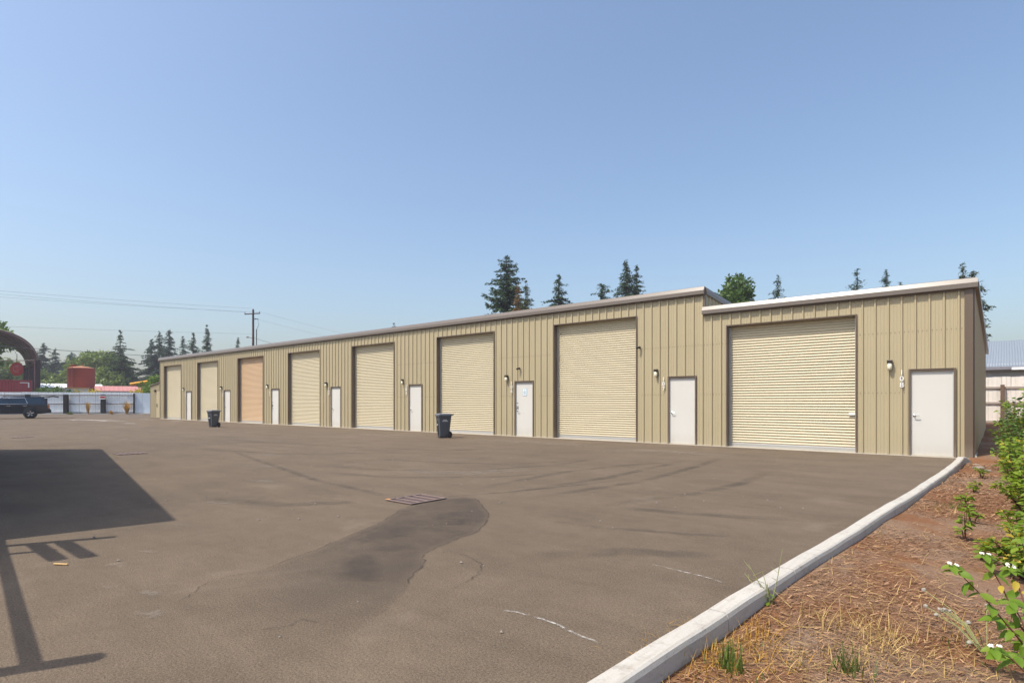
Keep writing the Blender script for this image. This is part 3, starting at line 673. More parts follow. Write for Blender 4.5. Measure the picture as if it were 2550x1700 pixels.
# lean-to closet at the far end
ax0, ax1, ay = -58.75, -55.14, WY+.45
an = empty('lean_to_shed', (ax0, ay, 0)); tag(an, 'small tan lean-to shed against the far end of the storage building', 'shed')
bld_keep = bld; bld = an
shp = lambda x, y, z: (x-ax0, y, z)
xx = ax0
while xx < ax1-.02:
    xe = min(xx+RIB*3, ax1); wall_panel(xx, xe, .02, 2.83+.11*(xx-ax0), ax0+.05, shp, 2.83+.11*(xe-ax0)); xx = xe
shp2 = lambda y, d, z: (-0+d, y-ay, z)
wall_panel(ay, ay+2.7, .02, 2.83, ay, shp2)
MB().add([(-.1, -.12, 2.84), (3.61, -.12, 3.25), (3.61, 2.8, 3.25), (-.1, 2.8, 2.84), (-.1, -.12, 2.90), (3.61, -.12, 3.31), (3.61, 2.8, 3.31), (-.1, 2.8, 2.90)], [(0, 1, 2, 3), (4, 5, 6, 7), (0, 1, 5, 4), (1, 2, 6, 5), (2, 3, 7, 6), (3, 0, 4, 7)]).build('shed_roof', M['fascia_brown'], an)
dd = MB().bbox(1.62, 3.05, -.055, -.02, .03, 2.38, .004).build('door', M['wall_tan'], an)
MB().box(1.58, 1.615, -.05, -.034, .03, 2.42).box(3.055, 3.09, -.05, -.034, .03, 2.42).box(1.58, 3.09, -.05, -.034, 2.385, 2.42).build('door_frame', M['trim_brown'], dd)
MB().bbox(1.70, 1.80, -.085, -.056, .98, 1.28, .01).tube([(1.75, -.08, 1.05), (1.9, -.1, 1.05)], .014).build('lever_handle', M['steel_dark'], dd)
for hz_ in (.35, 1.2, 2.05): MB().box(2.97, 3.05, -.064, -.0555, hz_-.06, hz_+.06).build('hinge', M['steel_dark'], dd)
MB().bbox(1.30, 1.46, -.16, -.034, 2.30, 2.50, .01).build('shed_lamp', M['lamp_bronze'], an)
bld = bld_keep

# ------------------------------------------------------------------ the building opposite, out of frame to the left (casts the shadow over the yard)
off = Vector((sdir.x, sdir.y, 0))/(-sdir.z)
HE = 4.6
def cast(px, py, hgt): return (px-off.x*hgt, py-off.y*hgt)
eN, eF = cast(-7.59, 2.73, HE), cast(-20.86, 5.42, HE)
bN = (eN[0]-.18*9.5, eN[1]-.984*9.5); bF = (eF[0]-.72*12.5, eF[1]-.69*12.5)
op_ = empty('opposite_storage_building', (eN[0], eN[1], 0)); tag(op_, 'tan metal storage building across the yard whose shadow falls on the asphalt', 'building')
loc = lambda p, z: (p[0]-eN[0], p[1]-eN[1], z)
def inset(p, q, d): return (p[0]+(q[0]-p[0])*d, p[1]+(q[1]-p[1])*d)
cc = ((eN[0]+bF[0])/2, (eN[1]+bF[1])/2); w4 = [inset(p, cc, .03) for p in (eN, eF, bF, bN)]
MB().add([loc(p, 0) for p in w4]+[loc(p, HE-.22) for p in w4], [(0, 1, 5, 4), (1, 2, 6, 5), (2, 3, 7, 6), (3, 0, 4, 7)]).build('wall', M['wall_tan'], op_)
r4 = (eN, eF, bF, bN); MB().add([loc(p, HE-.22) for p in r4]+[loc(p, HE) for p in r4], [(0, 1, 2, 3), (4, 5, 6, 7), (0, 1, 5, 4), (1, 2, 6, 5), (2, 3, 7, 6), (3, 0, 4, 7)]).build('roof', M['fascia_brown'], op_)
# steel gate frame beside it
gA = cast(-7.55, 1.12, 2.0); gB = cast(-3.98, .72, 2.0)
gt = empty('steel_gate_frame', (gA[0], gA[1], 0)); tag(gt, 'steel pipe gate frame standing at the end of the building opposite', 'gate')
dx, dy = gB[0]-gA[0], gB[1]-gA[1]
MB().tube([(0, 0, 0), (0, 0, 3.45)], .055).build('post', M['steel_dark'], gt); MB().tube([(dx, dy, 0), (dx, dy, 2.42)], .07).build('post', M['steel_dark'], gt)
MB().tube([(.42, .42*dy/dx, 0), (.42, .42*dy/dx, 2.6)], .04).build('post', M['steel_dark'], gt)
MB().tube([(-.6, -.6*dy/dx, 2.0), (dx, dy, 2.0)], .045).build('rail', M['steel_dark'], gt)
for zz in (1.1, .3): MB().tube([(0, 0, zz), (dx, dy, zz)], .035).build('rail', M['steel_dark'], gt)
for zz in (2.42, 2.78): MB().box(0, .95, -.045, .045, zz-.05, zz+.05).build('bracket', M['steel_dark'], gt)

# ------------------------------------------------------------------ wheelie bins
def wheelie_bin(loc_, back, label):
    t = empty('wheelie_bin', loc_, math.atan2(back[1], back[0])); tag(t, label, 'bin', 'wheelie bins in the yard')   # local +x = handle side
    def ring(z, x0, x1, hw, r_):
        pts = []
        for cx_, cy_, a0 in ((x1-r_, hw-r_, 0), (x0+r_, hw-r_, 90), (x0+r_, -hw+r_, 180), (x1-r_, -hw+r_, 270)):
            for k in range(5): q = R(a0+k*22.5); pts.append((cx_+r_*math.cos(q), cy_+r_*math.sin(q), z))
        return pts
    rings = [ring(.02, -.24, .15, .19, .05), ring(.10, -.25, .17, .20, .05), ring(.24, -.26, .25, .21, .05), ring(.78, -.31, .31, .265, .05), ring(.84, -.32, .32, .275, .05), ring(.87, -.33, .33, .29, .05)]
    vv = [p for r_ in rings for p in r_]; n_ = 20; ff = [(i*n_+k, i*n_+(k+1) % n_, (i+1)*n_+(k+1) % n_, (i+1)*n_+k) for i in range(len(rings)-1) for k in range(n_)]+[tuple(range(n_))]
    MB().add(vv, ff, True).build('body', M['bin_grey'], t)
    lr = [ring(.872, -.355, .335, .305, .05), ring(.925, -.36, .335, .305, .05), ring(.955, -.33, .30, .28, .06), ring(.975, -.22, .20, .18, .06)]
    vv = [p for r_ in lr for p in r_]; ff = [(i*n_+k, i*n_+(k+1) % n_, (i+1)*n_+(k+1) % n_, (i+1)*n_+k) for i in range(3) for k in range(n_)]+[tuple(range(n_)), tuple(3*n_+k for k in range(n_))]
    MB().add(vv, ff, False).build('lid', M['bin_lid'], t)
    MB().bbox(-.385, -.352, -.17, .17, .86, .915, .01).build('lid_grip', M['bin_lid'], t)
    MB().tube([(.33, -.24, .90), (.43, -.23, .93), (.43, .23, .93), (.33, .24, .90)], .017).build('handle', M['bin_lid'], t)
    # front grab bar with its white catch; black plate paints the shade of a recess
    MB().add([(-.268, -.07, .12), (-.268, .07, .12), (-.320, .07, .68), (-.320, -.07, .68), (-.255, -.07, .12), (-.255, .07, .12), (-.305, .07, .68), (-.305, -.07, .68)], [(0, 1, 2, 3), (4, 5, 6, 7), (0, 1, 5, 4), (1, 2, 6, 5), (2, 3, 7, 6), (3, 0, 4, 7)]).build('recess_shade_plate', M['bin_black'], t)
    MB().bbox(-.322, -.30, -.075, .075, .515, .545, .004).build('grab_bar', M['white_paint'], t)
    for s_ in (-1, 1):
        w_ = MB().lathe([(0, -.03), (.09, -.03), (.125, -.026), (.135, -.012), (.135, .012), (.125, .026), (.09, .03), (0, .03)], 20, (.22, s_*.255, .136), 'y').build('wheel', M['rubber'], t)
        MB().lathe([(0, -.004), (.05, -.004), (.055, 0)], 14, (.22, s_*.286, .136), 'y').build('hub', M['bin_black'], w_)
    MB().tube([(.22, -.23, .136), (.22, .23, .136)], .012).build('axle', M['steel_dark'], t)
    for s_ in (-1, 1):
        pr = MB(); ang = math.atan2(.055, .54)
        for k, (a0, a1, z0) in enumerate(((-.10, .06, .70), (-.15, .11, .655))):
            rn = random.Random(k); x_ = a0
            while x_ < a1:
                w_ = rn.uniform(.012, .026); zq = z0+rn.uniform(0, .004); h_ = .026
                yb_, yt_ = .21+.055*(zq-.24)/.54+.003, .21+.055*(zq+h_-.24)/.54+.003
                pr.add([(x_, s_*yb_, zq), (x_+w_, s_*yb_, zq), (x_+w_, s_*yt_, zq+h_), (x_, s_*yt_, zq+h_)], [(0, 1, 2, 3)]); x_ += w_+.009
        pr.build('printed_lettering', M['white_paint'], t)
    t.scale = (.82, .80, 1.0); return t
wheelie_bin((-17.02, 15.88, 0), (.407, .914), 'dark grey wheelie bin beside the roller door next to the door with the notice')
wheelie_bin((-34.25, 14.25, 0), (-.2, .98), 'dark grey wheelie bin standing beside the peach roller door')

# ------------------------------------------------------------------ SUV
def suv(loc_, rz):
    t = empty('parked_suv', loc_, rz); tag(t, 'large dark blue SUV parked with its tailgate raised by the white fence', 'car')   # local +x = rear, origin under the rear axle
    hw = 1.0
    lower = [(-4.30, .42), (-4.42, .62), (-4.40, .88), (-4.15, 1.02), (-3.0, 1.12), (-2.75, 1.14), (1.12, 1.16), (1.26, 1.05), (1.32, .78), (1.38, .70), (1.37, .50), (1.15, .42), (.48, .36), (-2.9, .36), (-3.8, .40)]
    bm = bmesh.new()
    def loft(bm, prof, secs):
        rows = [[bm.verts.new((p[0]*sx if False else p[0], y, p[1])) for p in prof] for y, sx in secs]
        n_ = len(prof)
        for r0_, r1_ in zip(rows, rows[1:]):
            for i in range(n_): bm.faces.new((r0_[i], r0_[(i+1) % n_], r1_[(i+1) % n_], r1_[i]))
        bm.faces.new(rows[0]); bm.faces.new(list(reversed(rows[-1])))
    loft(bm, lower, [(-hw, 1), (hw, 1)]); bmesh.ops.recalc_face_normals(bm, faces=bm.faces)
    bmesh.ops.bevel(bm, geom=bm.edges[:], offset=.05, segments=2, affect='EDGES')
    up_b = [(-2.70, 1.12), (-1.95, 1.66), (-1.70, 1.76), (-.8, 1.80), (.6, 1.80), (.86, 1.77), (.98, 1.70), (1.16, 1.16), (1.16, 1.10), (-2.70, 1.08)]
    rows = []
    for y in (-1, 1): rows.append([bm.verts.new((p[0], y*(hw-.03-max(0, p[1]-1.14)*.28), p[1])) for p in up_b])
    n_ = len(up_b); nf = []
    for i in range(n_): nf.append(bm.faces.new((rows[0][i], rows[0][(i+1) % n_], rows[1][(i+1) % n_], rows[1][i])))
    nf.append(bm.faces.new(rows[0])); nf.append(bm.faces.new(list(reversed(rows[1]))))
    bmesh.ops.recalc_face_normals(bm, faces=bm.faces)
    me = bpy.data.meshes.new('body'); bm.to_mesh(me); bm.free(); me.materials.append(M['car_paint']); link('body', me, t)
    def sidey(z): return hw-.03-max(0, z-1.14)*.28
    def side_plate(pts, s_, out_, mat, name, parent=t):
        vv = [(x, s_*(sidey(z)+out_), z) for x, z in pts]+[(x, s_*(sidey(z)-.01), z) for x, z in pts]; n2 = len(pts)
        return MB().add(vv, [tuple(range(n2))]+[(i, (i+1) % n2, n2+(i+1) % n2, n2+i) for i in range(n2)]).build(name, M[mat], parent)
    for s_ in (-1, 1):
        for pts in ([(-2.42, 1.20), (-1.86, 1.62), (-1.42, 1.66), (-1.40, 1.20)], [(-1.33, 1.20), (-1.35, 1.665), (-.42, 1.68), (-.30, 1.45), (-.28, 1.20)], [(-.12, 1.22), (-.26, 1.68), (.55, 1.67), (.70, 1.60), (.92, 1.22)]):
            w_ = side_plate(pts, s_, .008, 'car_glass', 'window'); fr_ = []
        vv = MB()
        path = [(-2.5, 1.185), (-.20, 1.185), (-.20, 1.28), (-.36, 1.695), (-1.8, 1.66)]
        vv.tube([(x, s_*(sidey(z)+.012), z) for x, z in path], .034, 6).build('window_trim', M['chrome'], t)
        side_plate([(.70, 1.24), (.62, 1.56), (.72, 1.55), (.90, 1.24)], s_, .012, 'canopy_rib', 'reflection_pane') if False else None
        MB().tube([(-1.9, s_*.72, 1.80), (-1.6, s_*.72, 1.86), (.5, s_*.72, 1.86), (.75, s_*.72, 1.80)], .02, 6).build('roof_rail', M['plastic_dark'], t)
        MB().bbox(-2.75, -.55, s_*1.0-.06, s_*1.0+.06, .33, .385, .015).build('running_board', M['chrome'], t)
        MB().bbox(-2.55, -2.32, s_*1.06-.09, s_*1.06+.09, 1.13, 1.32, .04).build('mirror', M['car_paint'], t)
        for dx_ in (-1.55, -.48): MB().bbox(dx_, dx_+.24, s_*1.012-.014, s_*1.012+.014, 1.02, 1.06, .006).build('door_handle', M['chrome'], t)
        for dx_ in (-2.62, -1.38, -.22): MB().box(dx_, dx_+.012, s_*1.001-.003, s_*1.001+.003, .45, 1.13).build('door_seam', M['plastic_dark'], t)
        MB().bbox(1.18, 1.31, s_*.97-.04, s_*.97+.04, .80, 1.14, .02).build('tail_light', M['tail_lamp'], t)
        MB().bbox(-4.43, -4.25, s_*.78-.16, s_*.78+.16, .72, .92, .03).build('headlight', M['lamp_glass'], t)
        for wx in (0, -3.30):
            MB().lathe([(0, -.02), (.475, -.02), (.49, 0), (.475, .015), (0, .016)], 28, (wx, s_*1.0, .44), 'y').build('wheel_arch', M['plastic_dark'], t)
            wl = MB().lathe([(.27, -.11), (.385, -.10), (.405, -.06), (.405, .06), (.385, .10), (.27, .11)], 30, (wx, s_*.93, .405), 'y').build('tyre', M['rubber'], t)
            rm = MB().lathe([(.27, s_*.09), (.26, s_*.05), (.0, s_*.045)], 26, (wx, s_*.93, .405), 'y').build('rim', M['steel_dark'], wl)
            sp = MB()
            for k in range(5):
                q = 2*PI*k/5+.3
                for dq in (-.16, .16):
                    c0 = (wx+.05*math.cos(q), s_*1.015, .405+.05*math.sin(q)); c1 = (wx+.255*math.cos(q+dq), s_*1.03, .405+.255*math.sin(q+dq)); sp.tube([c0, c1], [.022, .018], 6)
            sp.build('spokes', M['chrome'], wl)
    MB().bbox(1.22, 1.43, -.93, .93, .44, .72, .04).build('rear_bumper', M['plastic_dark'], t)
    tg = MB().add([(.82, -.80, 1.80), (.82, .80, 1.80), (1.55, .86, 1.88), (1.95, .88, 1.82), (1.95, -.88, 1.82), (1.55, -.86, 1.88), (.82, -.80, 1.74), (.82, .80, 1.74), (1.55, .86, 1.78), (1.95, .88, 1.73), (1.95, -.88, 1.73), (1.55, -.86, 1.78)],
             [(0, 1, 2, 5), (5, 2, 3, 4), (6, 7, 8, 11), (11, 8, 9, 10), (0, 1, 7, 6), (3, 4, 10, 9), (1, 2, 8, 7), (2, 3, 9, 8), (0, 5, 11, 6), (5, 4, 10, 11)]).build('raised_tailgate', M['car_paint'], t)
    for s_ in (-1, 1): MB().tube([(.98, s_*.74, 1.55), (1.38, s_*.78, 1.79)], .013, 6).build('gas_strut', M['steel_dark'], t)
    MB().box(1.00, 1.17, -.78, .78, 1.18, 1.66).build('boot_opening', M['plastic_dark'], t)
    MB().bbox(-4.45, -4.40, -.62, .62, .58, .92, .015).build('grille', M['plastic_dark'], t)
suv((-65.4, 11.7, 0), R(79)); bpy.data.objects['parked_suv'].scale = (1, 1, 1.05)

# ------------------------------------------------------------------ white sheet-metal fence across the yard
FA, FB = Vector((-89.2, 9.2)), Vector((-77.2, 26.2)); fd = (FB-FA); FL = fd.length; fd.normalize(); fang = math.atan2(fd.y, fd.x)
fz = empty('sheet_metal_fence', (FA.x, FA.y, 0), fang); tag(fz, 'long white corrugated sheet fence with dark posts and rails', 'fence')
def corr_mesh(w_, h_, mat, pitch=.10, amp=.02, name='panel'):
    n_ = int(w_/pitch*4); pts = [(i*w_/n_, amp*(1 if i % 4 in (1, 2) else -1)*.5) for i in range(n_+1)]
    vv = [(x, y, 0) for x, y in pts]+[(x, y, h_) for x, y in pts]; return MB().add(vv, [(i, i+1, n_+1+i+1, n_+1+i) for i in range(n_)]).mesh(name, mat)
pmesh = corr_mesh(.80, 2.45, M['sheet_white'], .16, .022); pm2 = corr_mesh(.80, 2.40, M['sheet_blue'], .10, .012)
k = 0; xx = 0; change = 17.85
rnd = random.Random(5)
while xx < FL:
    o = link('panel', pmesh if xx < change else pm2, fz, (xx, rnd.uniform(-.012, .012), .10+rnd.uniform(-.015, .015)), (rnd.uniform(-.006, .006), rnd.uniform(-.003, .003), 0)); xx += .812
for px in (3.4, 7.2, 10.95, 14.7): MB().bbox(px-.21, px+.21, -.46, -.06, -.05, 2.30 if px > 5 else 2.25, .03).build('post', M['post_black'], fz)
MB().bbox(change-.08, change+.06, -.2, -.05, -.05, 2.45, .02).build('post', M['post_black'], fz)
for z_ in (2.22, 1.22, .20):
    for a_, b_ in ((0, 3.15), (3.65, 6.95), (7.45, 10.7), (11.2, 14.45), (14.95, change-.1)): MB().bbox(a_, b_, -.10, -.03, z_-.055, z_+.055, .01).build('rail', M['rail_grey'], fz)
MB().box(0, FL, -.7, .15, -.05, .09).build('fence_footing', M['foundation'], fz)
ang_s = empty('warning_sign', (FA.x+fd.x*14.7+fd.y*.50, FA.y+fd.y*14.7-fd.x*.50, 1.75), fang); tag(ang_s, 'small red and white warning sign on a dark fence post', 'sign')
MB().box(-.30, .30, 0, .02, 0, .42).build('sign_board', M['white_paint'], ang_s); MB().box(-.22, .26, -.006, -.001, .12, .36).build('sign_face', M['sign_red'], ang_s)

# ------------------------------------------------------------------ foliage builders
def quads(cen, dirv, side, ln_, wd_):
    a_ = cen-side*wd_[:, None]*.5; b_ = cen+side*wd_[:, None]*.5; tip = dirv*ln_[:, None]
    return np.stack([a_, b_, b_+tip-side*wd_[:, None]*.25, a_+tip+side*wd_[:, None]*.25], axis=1)
def unit(v): return v/np.maximum(1e-9, np.linalg.norm(v, axis=1))[:, None]
def conifer(name, xy, top, rad, crown_base, label, mat='needle_dark', seed=0, group='conifers beyond the buildings', dens=1., droop=.25, sparse=.0, lean=0, zb=0, power=.85, leaf=.42):
    rg = np.random.RandomState(seed); t = empty(name, (xy[0], xy[1], zb)); tag(t, label, 'tree', group)
    H = top-zb; tr = max(.10, H*.012)
    MB().tube([(0, 0, -.3), (lean*.3, 0, H*.4), (lean*.8, 0, H*.8), (lean, 0, H*.985)], [tr*1.25, tr*.9, tr*.4, .02], 7).build('trunk', M['bark'], t)
    cens, dirs, sides, lns, wds, tones = [], [], [], [], [], []
    nw = int((H-crown_base)/.42*dens); br = MB()
    for i in range(nw):
        for k in range(rg.randint(6, 10)):
            f = (i+rg.uniform(-1.2, 1.2))/nw; f = min(.995, max(0, f)); z = crown_base+(H-crown_base)*f
            base_r = 1.42*rad*((1-f)**power)*(.62+.60*rg.rand()**1.3) + .04
            if f < .12: base_r *= .6+.4*f/.12
            if rg.rand() < sparse: continue
            az = rg.uniform(0, 2*PI); L = base_r*rg.uniform(.55, 1.12)*(.92+.26*math.sin(2*az+.4*z+seed)); up = rg.uniform(-.05, .35)*(1 if f > .5 else .6)
            ns = max(3, int(L/.16*dens)); tt = (np.arange(ns)+rg.rand(ns))/ns
            rx = np.cos(az)*tt*L; ry = np.sin(az)*tt*L; rz = z+up*tt*L-droop*L*tt**2+.18*L*np.maximum(0, tt-.75)
            c_ = np.stack([rx+lean*(z/H), ry, rz], 1)
            if ns > 5 and L > .8: br.tube([(lean*(z/H), 0, z), (c_[ns//2][0], c_[ns//2][1], c_[ns//2][2]), tuple(c_[-1])], [.035, .02, .006], 4, False)
            for rep in range(6):
                j = rg.normal(0, .075, (ns, 3)); out = np.stack([np.full(ns, np.cos(az)), np.full(ns, np.sin(az)), np.full(ns, -.18)], 1)
                sd = np.stack([np.full(ns, -np.sin(az)), np.full(ns, np.cos(az)), np.zeros(ns)], 1)
                d = unit(out*rg.uniform(.2, 1, (ns, 1))+sd*rg.uniform(-1, 1, (ns, 1))*1.1+rg.normal(0, .28, (ns, 3))+np.array([0, 0, -.12]))
                s = unit(np.cross(d, rg.normal(0, 1, (ns, 3))+np.array([0, 0, 1.3])))
                cens.append(c_+j); dirs.append(d); sides.append(s); sz = leaf*1.0*(.55+.65*rg.rand(ns))*(1-.55*f); lns.append(sz); wds.append(sz*rg.uniform(.28, .5, ns)); tones.append(np.clip(rg.normal(.5, .22, ns)+.15*(tt-.5), 0, 1))
    V = quads(np.concatenate(cens), np.concatenate(dirs), np.concatenate(sides), np.concatenate(lns), np.concatenate(wds))
    cr = link('crown', np_mesh('crown', V, 4, M[mat], attr=np.concatenate(tones)), t)
    if br.v: tag(br.build('limbs', M['bark'], t), kind='stuff')
    return t
def leafcloud(rg, cs, rs, per, size, shell=.55, flat=.8):
    cens, tones, nrm = [], [], []
    for c_, r_ in zip(cs, rs):
        n_ = int(per*r_*r_); d = unit(rg.normal(0, 1, (n_, 3))); rr = r_*(shell+(1-shell)*rg.rand(n_)**.6)*(1+.22*np.sin(d[:, 0]*7+c_[0]*3)*np.sin(d[:, 2]*6+c_[1]*5))
        p = np.array(c_)+d*rr[:, None]*np.array([1, 1, flat]); cens.append(p); nrm.append(d); tones.append(np.clip(rg.normal(.5, .2, n_)+rg.uniform(-.15, .15), 0, 1))
    cen = np.concatenate(cens); nd = np.concatenate(nrm); n_ = len(cen)
    d = unit(rg.normal(0, 1, (n_, 3))+nd*.5+np.array([0, 0, -.25])); s = unit(np.cross(d, nd+rg.normal(0, .6, (n_, 3))))
    ln_ = size*rg.uniform(.6, 1.35, n_); return quads(cen, d, s, ln_, ln_*rg.uniform(.5, .85, n_)), np.concatenate(tones)
def broadleaf(name, xy, top, rad, crown_base, label, mat='leaf_mid', seed=0, group='broadleaf trees beyond the fence', clumps=26, size=.32, per=150, zb=0, shape='round', cat='tree'):
    rg = np.random.RandomState(seed); rn = random.Random(seed); rad *= 1.25; t = empty(name, (xy[0], xy[1], zb)); tag(t, label, cat, group); H = top-zb
    cs, rs = [], []; hz = (H-crown_base)/2; zc = crown_base+hz
    for k in range(clumps):
        d = unit(rg.normal(0, 1, (1, 3)))[0]; q = rg.uniform(.35, .92); wob = rg.uniform(.82, 1.0)
        tap = 1. if shape == 'round' else (1-.35*max(0, d[2]))
        r_ = rad*rg.uniform(.20, .36); cs.append((d[0]*(rad-r_*.7)*q*tap*wob, d[1]*(rad-r_*.7)*q*tap*wob, zc+d[2]*(hz-r_*.6)*q)); rs.append(r_)
    V, tn = leafcloud(rg, cs, rs, per, size, .35)
    mb = MB(); tr = max(.08, H*.016); mb.tube([(0, 0, -.3), (.1, 0, crown_base*.7), (0, .1, zc)], [tr*1.3, tr, tr*.5], 7)
    mb.build('trunk', M['bark'], t); lb = MB()
    for c_ in cs[:12]: lb.tube([(0, 0, crown_base*.75), (c_[0]*.5, c_[1]*.5, (crown_base+c_[2])/2), c_], [tr*.5, tr*.3, .02], 5, False)
    tag(lb.build('limbs', M['bark'], t), kind='stuff')
    link('crown', np_mesh('crown', V, 4, M[mat], attr=tn), t); return t

# trees standing behind the storage building
conifer('fir_tree', (-45.94, 52.83), 18.9, 4.8, 5., 'tall dark fir with ragged sweeping branches, tallest over the middle of the roof', seed=11, sparse=.10, droop=.12, dens=1.15, power=.75, leaf=.5, lean=.3)
conifer('cypress_tree', (-40.21, 49.81), 14.67, 2.1, 4., 'thin browning conifer with rust coloured patches beside a tall fir', 'needle_cedar', seed=12, dens=1.1, leaf=.32)
conifer('cypress_tree', (-39.59, 47.72), 13.98, 1.7, 4., 'dead rust brown young conifer in front of a tall fir', 'needle_brown', seed=29, dens=1.1, leaf=.30)
conifer('fir_tree', (-43.92, 61.09), 17.8, 4.0, 4., 'dense narrow cone shaped fir standing alone above the roof', seed=13, dens=1.25, power=.9, leaf=.40)
conifer('fir_tree', (-38.1, 62.09), 16.3, 3.4, 4., 'small blunt topped fir beside a twin topped pair of firs', seed=14, dens=1.15, power=.6, leaf=.4)
conifer('fir_tree', (-39.77, 71.16), 21.0, 4.0, 5., 'taller fir of a twin topped pair above the roof', seed=15, dens=1.1, power=.75, leaf=.42)
conifer('fir_tree', (-39.1, 72.9), 20.4, 3.2, 5., 'shorter fir of a twin topped pair above the roof', seed=16, dens=1.1, power=.75, leaf=.42)
broadleaf('poplar_tree', (-21.52, 60.41), 15.3, 2.85, 5.0, 'rounded leafy green tree above the step in the roof', 'leaf_mid', 17, 'broadleaf trees behind the storage building', 60, .30, 210)
conifer('spruce_tree', (-20.87, 74.07), 16.6, 1.9, 9., 'slim young spruce tip above the low roof next to the leafy tree', seed=18, dens=.9, leaf=.34, sparse=.15)
conifer('spruce_tree', (-12.83, 75.64), 16.7, 2.4, 8., 'blue green spruce tip with open branches above the low roof', 'needle_blue', seed=19, dens=.9, leaf=.36, sparse=.15)
conifer('spruce_tree', (-10.66, 80.1), 16.9, 1.6, 8., 'narrow spruce tip close to a small companion above the low roof', 'needle_blue', seed=20, dens=1., leaf=.34)
conifer('spruce_tree', (-9.3, 81.0), 15.4, 1.3, 8., 'small companion spruce tip beside a narrow spruce', 'needle_blue', seed=30, dens=1., leaf=.32)
conifer('cedar_tree', (-2.55, 57.5), 12.2, 1.2, 3., 'cedar tip showing just over the building corner', 'needle_cedar', seed=21, dens=1.1, leaf=.3)
conifer('cedar_tree', (-1.75, 54.0), 10.9, 1.35, 2., 'olive green cedar behind the building corner by the grey roof', 'needle_cedar', seed=22, dens=1.2, leaf=.34, power=.6)
conifer('fir_tree', (-88.12, 69.51), 16.3, 1.8, 6., 'fir tip barely showing over the long roof', seed=23, dens=1., leaf=.36)
# trees beyond the white fence
cf = 'conifers beyond the white fence'
conifer('hemlock_tree', (-188.8, 36.6), 16.6, 5.2, 2., 'hazy blue conifer with a drooping tip beside the barrel canopy', 'needle_blue', 31, cf, .85, .4, leaf=.65, lean=-.8)
conifer('hemlock_tree', (-187.6, 38.6), 15.2, 4.4, 2., 'hazy blue conifer between the drooping conifer and a dense fir', 'needle_blue', 32, cf, .85, .4, leaf=.65)
conifer('fir_tree', (-184.3, 41.2), 14.3, 4.6, 1.5, 'dense blue green fir behind the leafy tree and the red tank', 'needle_blue', 33, cf, 1., .3, leaf=.65, power=.6)
conifer('spruce_tree', (-139.2, 39.4), 16.2, 4.2, 2.5, 'tall ragged spruce standing alone beside the big leafy tree', 'needle_dark', 34, cf, .9, .3, sparse=.18, leaf=.5)
conifer('fir_tree', (-145.4, 47.2), 15.5, 4.4, 2.5, 'shorter fir in front of two tall firs past the red roof', 'needle_blue', 35, cf, .9, .3, leaf=.55)
conifer('fir_tree', (-146.3, 49.03), 17.4, 4.0, 2.5, 'tall fir between two others past the red roof', 'needle_dark', 36, cf, .9, .3, leaf=.55)
conifer('fir_tree', (-143.0, 49.9), 17.6, 4.2, 2.5, 'tallest broad fir of the group at the roof corner', 'needle_blue', 37, cf, .9, .3, leaf=.55)
conifer('fir_tree', (-145.5, 53.7), 16.6, 3.0, 3., 'thin fir against a wider fir above the roof end', 'needle_blue', 38, cf, .9, .3, leaf=.5)
conifer('fir_tree', (-142.0, 54.6), 17.2, 3.8, 3., 'wide based fir next to the spire shaped fir above the roof end', 'needle_dark', 39, cf, .9, .3, leaf=.5)
conifer('fir_tree', (-133.9, 54.3), 18.3, 3.0, 3., 'spire shaped fir standing highest above the roof end', 'needle_dark', 40, cf, 1., .25, leaf=.45)
conifer('fir_tree', (-140.7, 64.25), 16.9, 2.4, 4., 'fir tip beside the utility pole above the roof', 'needle_dark', 41, cf, .9, .3, leaf=.45)
bf = 'broadleaf trees beyond the white fence'
broadleaf('leafy_tree', (-154.5, 39.4), 14.0, 5.6, 1.5, 'big round pale green tree behind the red tank', 'leaf_pale', 51, bf, 60, .55, 60)
broadleaf('leafy_tree', (-150.0, 41.6), 12.6, 4.4, 1.0, 'mid green tree merging into the big pale tree', 'leaf_mid', 52, bf, 40, .5, 60)
broadleaf('leafy_tree', (-138.6, 37.0), 9.0, 3.6, .6, 'low yellowish green tree by the foot of the tall spruce', 'leaf_pale', 53, bf, 30, .45, 70)
broadleaf('leafy_tree', (-155.4, 32.2), 8.4, 3.2, .5, 'low pale tree between the canopy and the red tank', 'leaf_pale', 54, bf, 30, .45, 70)
broadleaf('leafy_tree', (-179.6, 30.8), 12.0, 4.6, .8, 'pale tree seen between the canopy posts', 'leaf_pale', 55, bf, 40, .6, 50)
broadleaf('leafy_tree', (-181.0, 26.5), 14.5, 5.2, .8, 'tall pale tree seen under the canopy arch', 'leaf_pale', 56, bf, 44, .6, 50)
broadleaf('maple_tree', (-131.2, 17.0), 17.2, 4.6, 6., 'maple whose leafy branch tip reaches above the canopy roof', 'leaf_bright', 57, bf, 50, .5, 70)
broadleaf('leafy_tree', (-94.4, 30.6), 6.3, 2.0, .4, 'bright green bushy tree by the yellow crane boom', 'leaf_bright', 58, bf, 34, .26, 150)
# distant wood closing the horizon
rg = np.random.RandomState(8); cs, rs = [], []
for k in range(150):
    q = R(rg.uniform(-4, 40)); d_ = rg.uniform(215, 300); cs.append((-d_*math.cos(q), d_*math.sin(q), rg.uniform(0, 4.2))); rs.append(rg.uniform(3, 5.2))
V, tn = leafcloud(rg, cs, rs, 14, 1.3, .5)
o = link('distant_wood', np_mesh('distant_wood', V, 4, M['needle_blue'], attr=tn)); tag(o, 'far hazy belt of trees along the horizon', 'trees', kind='stuff')

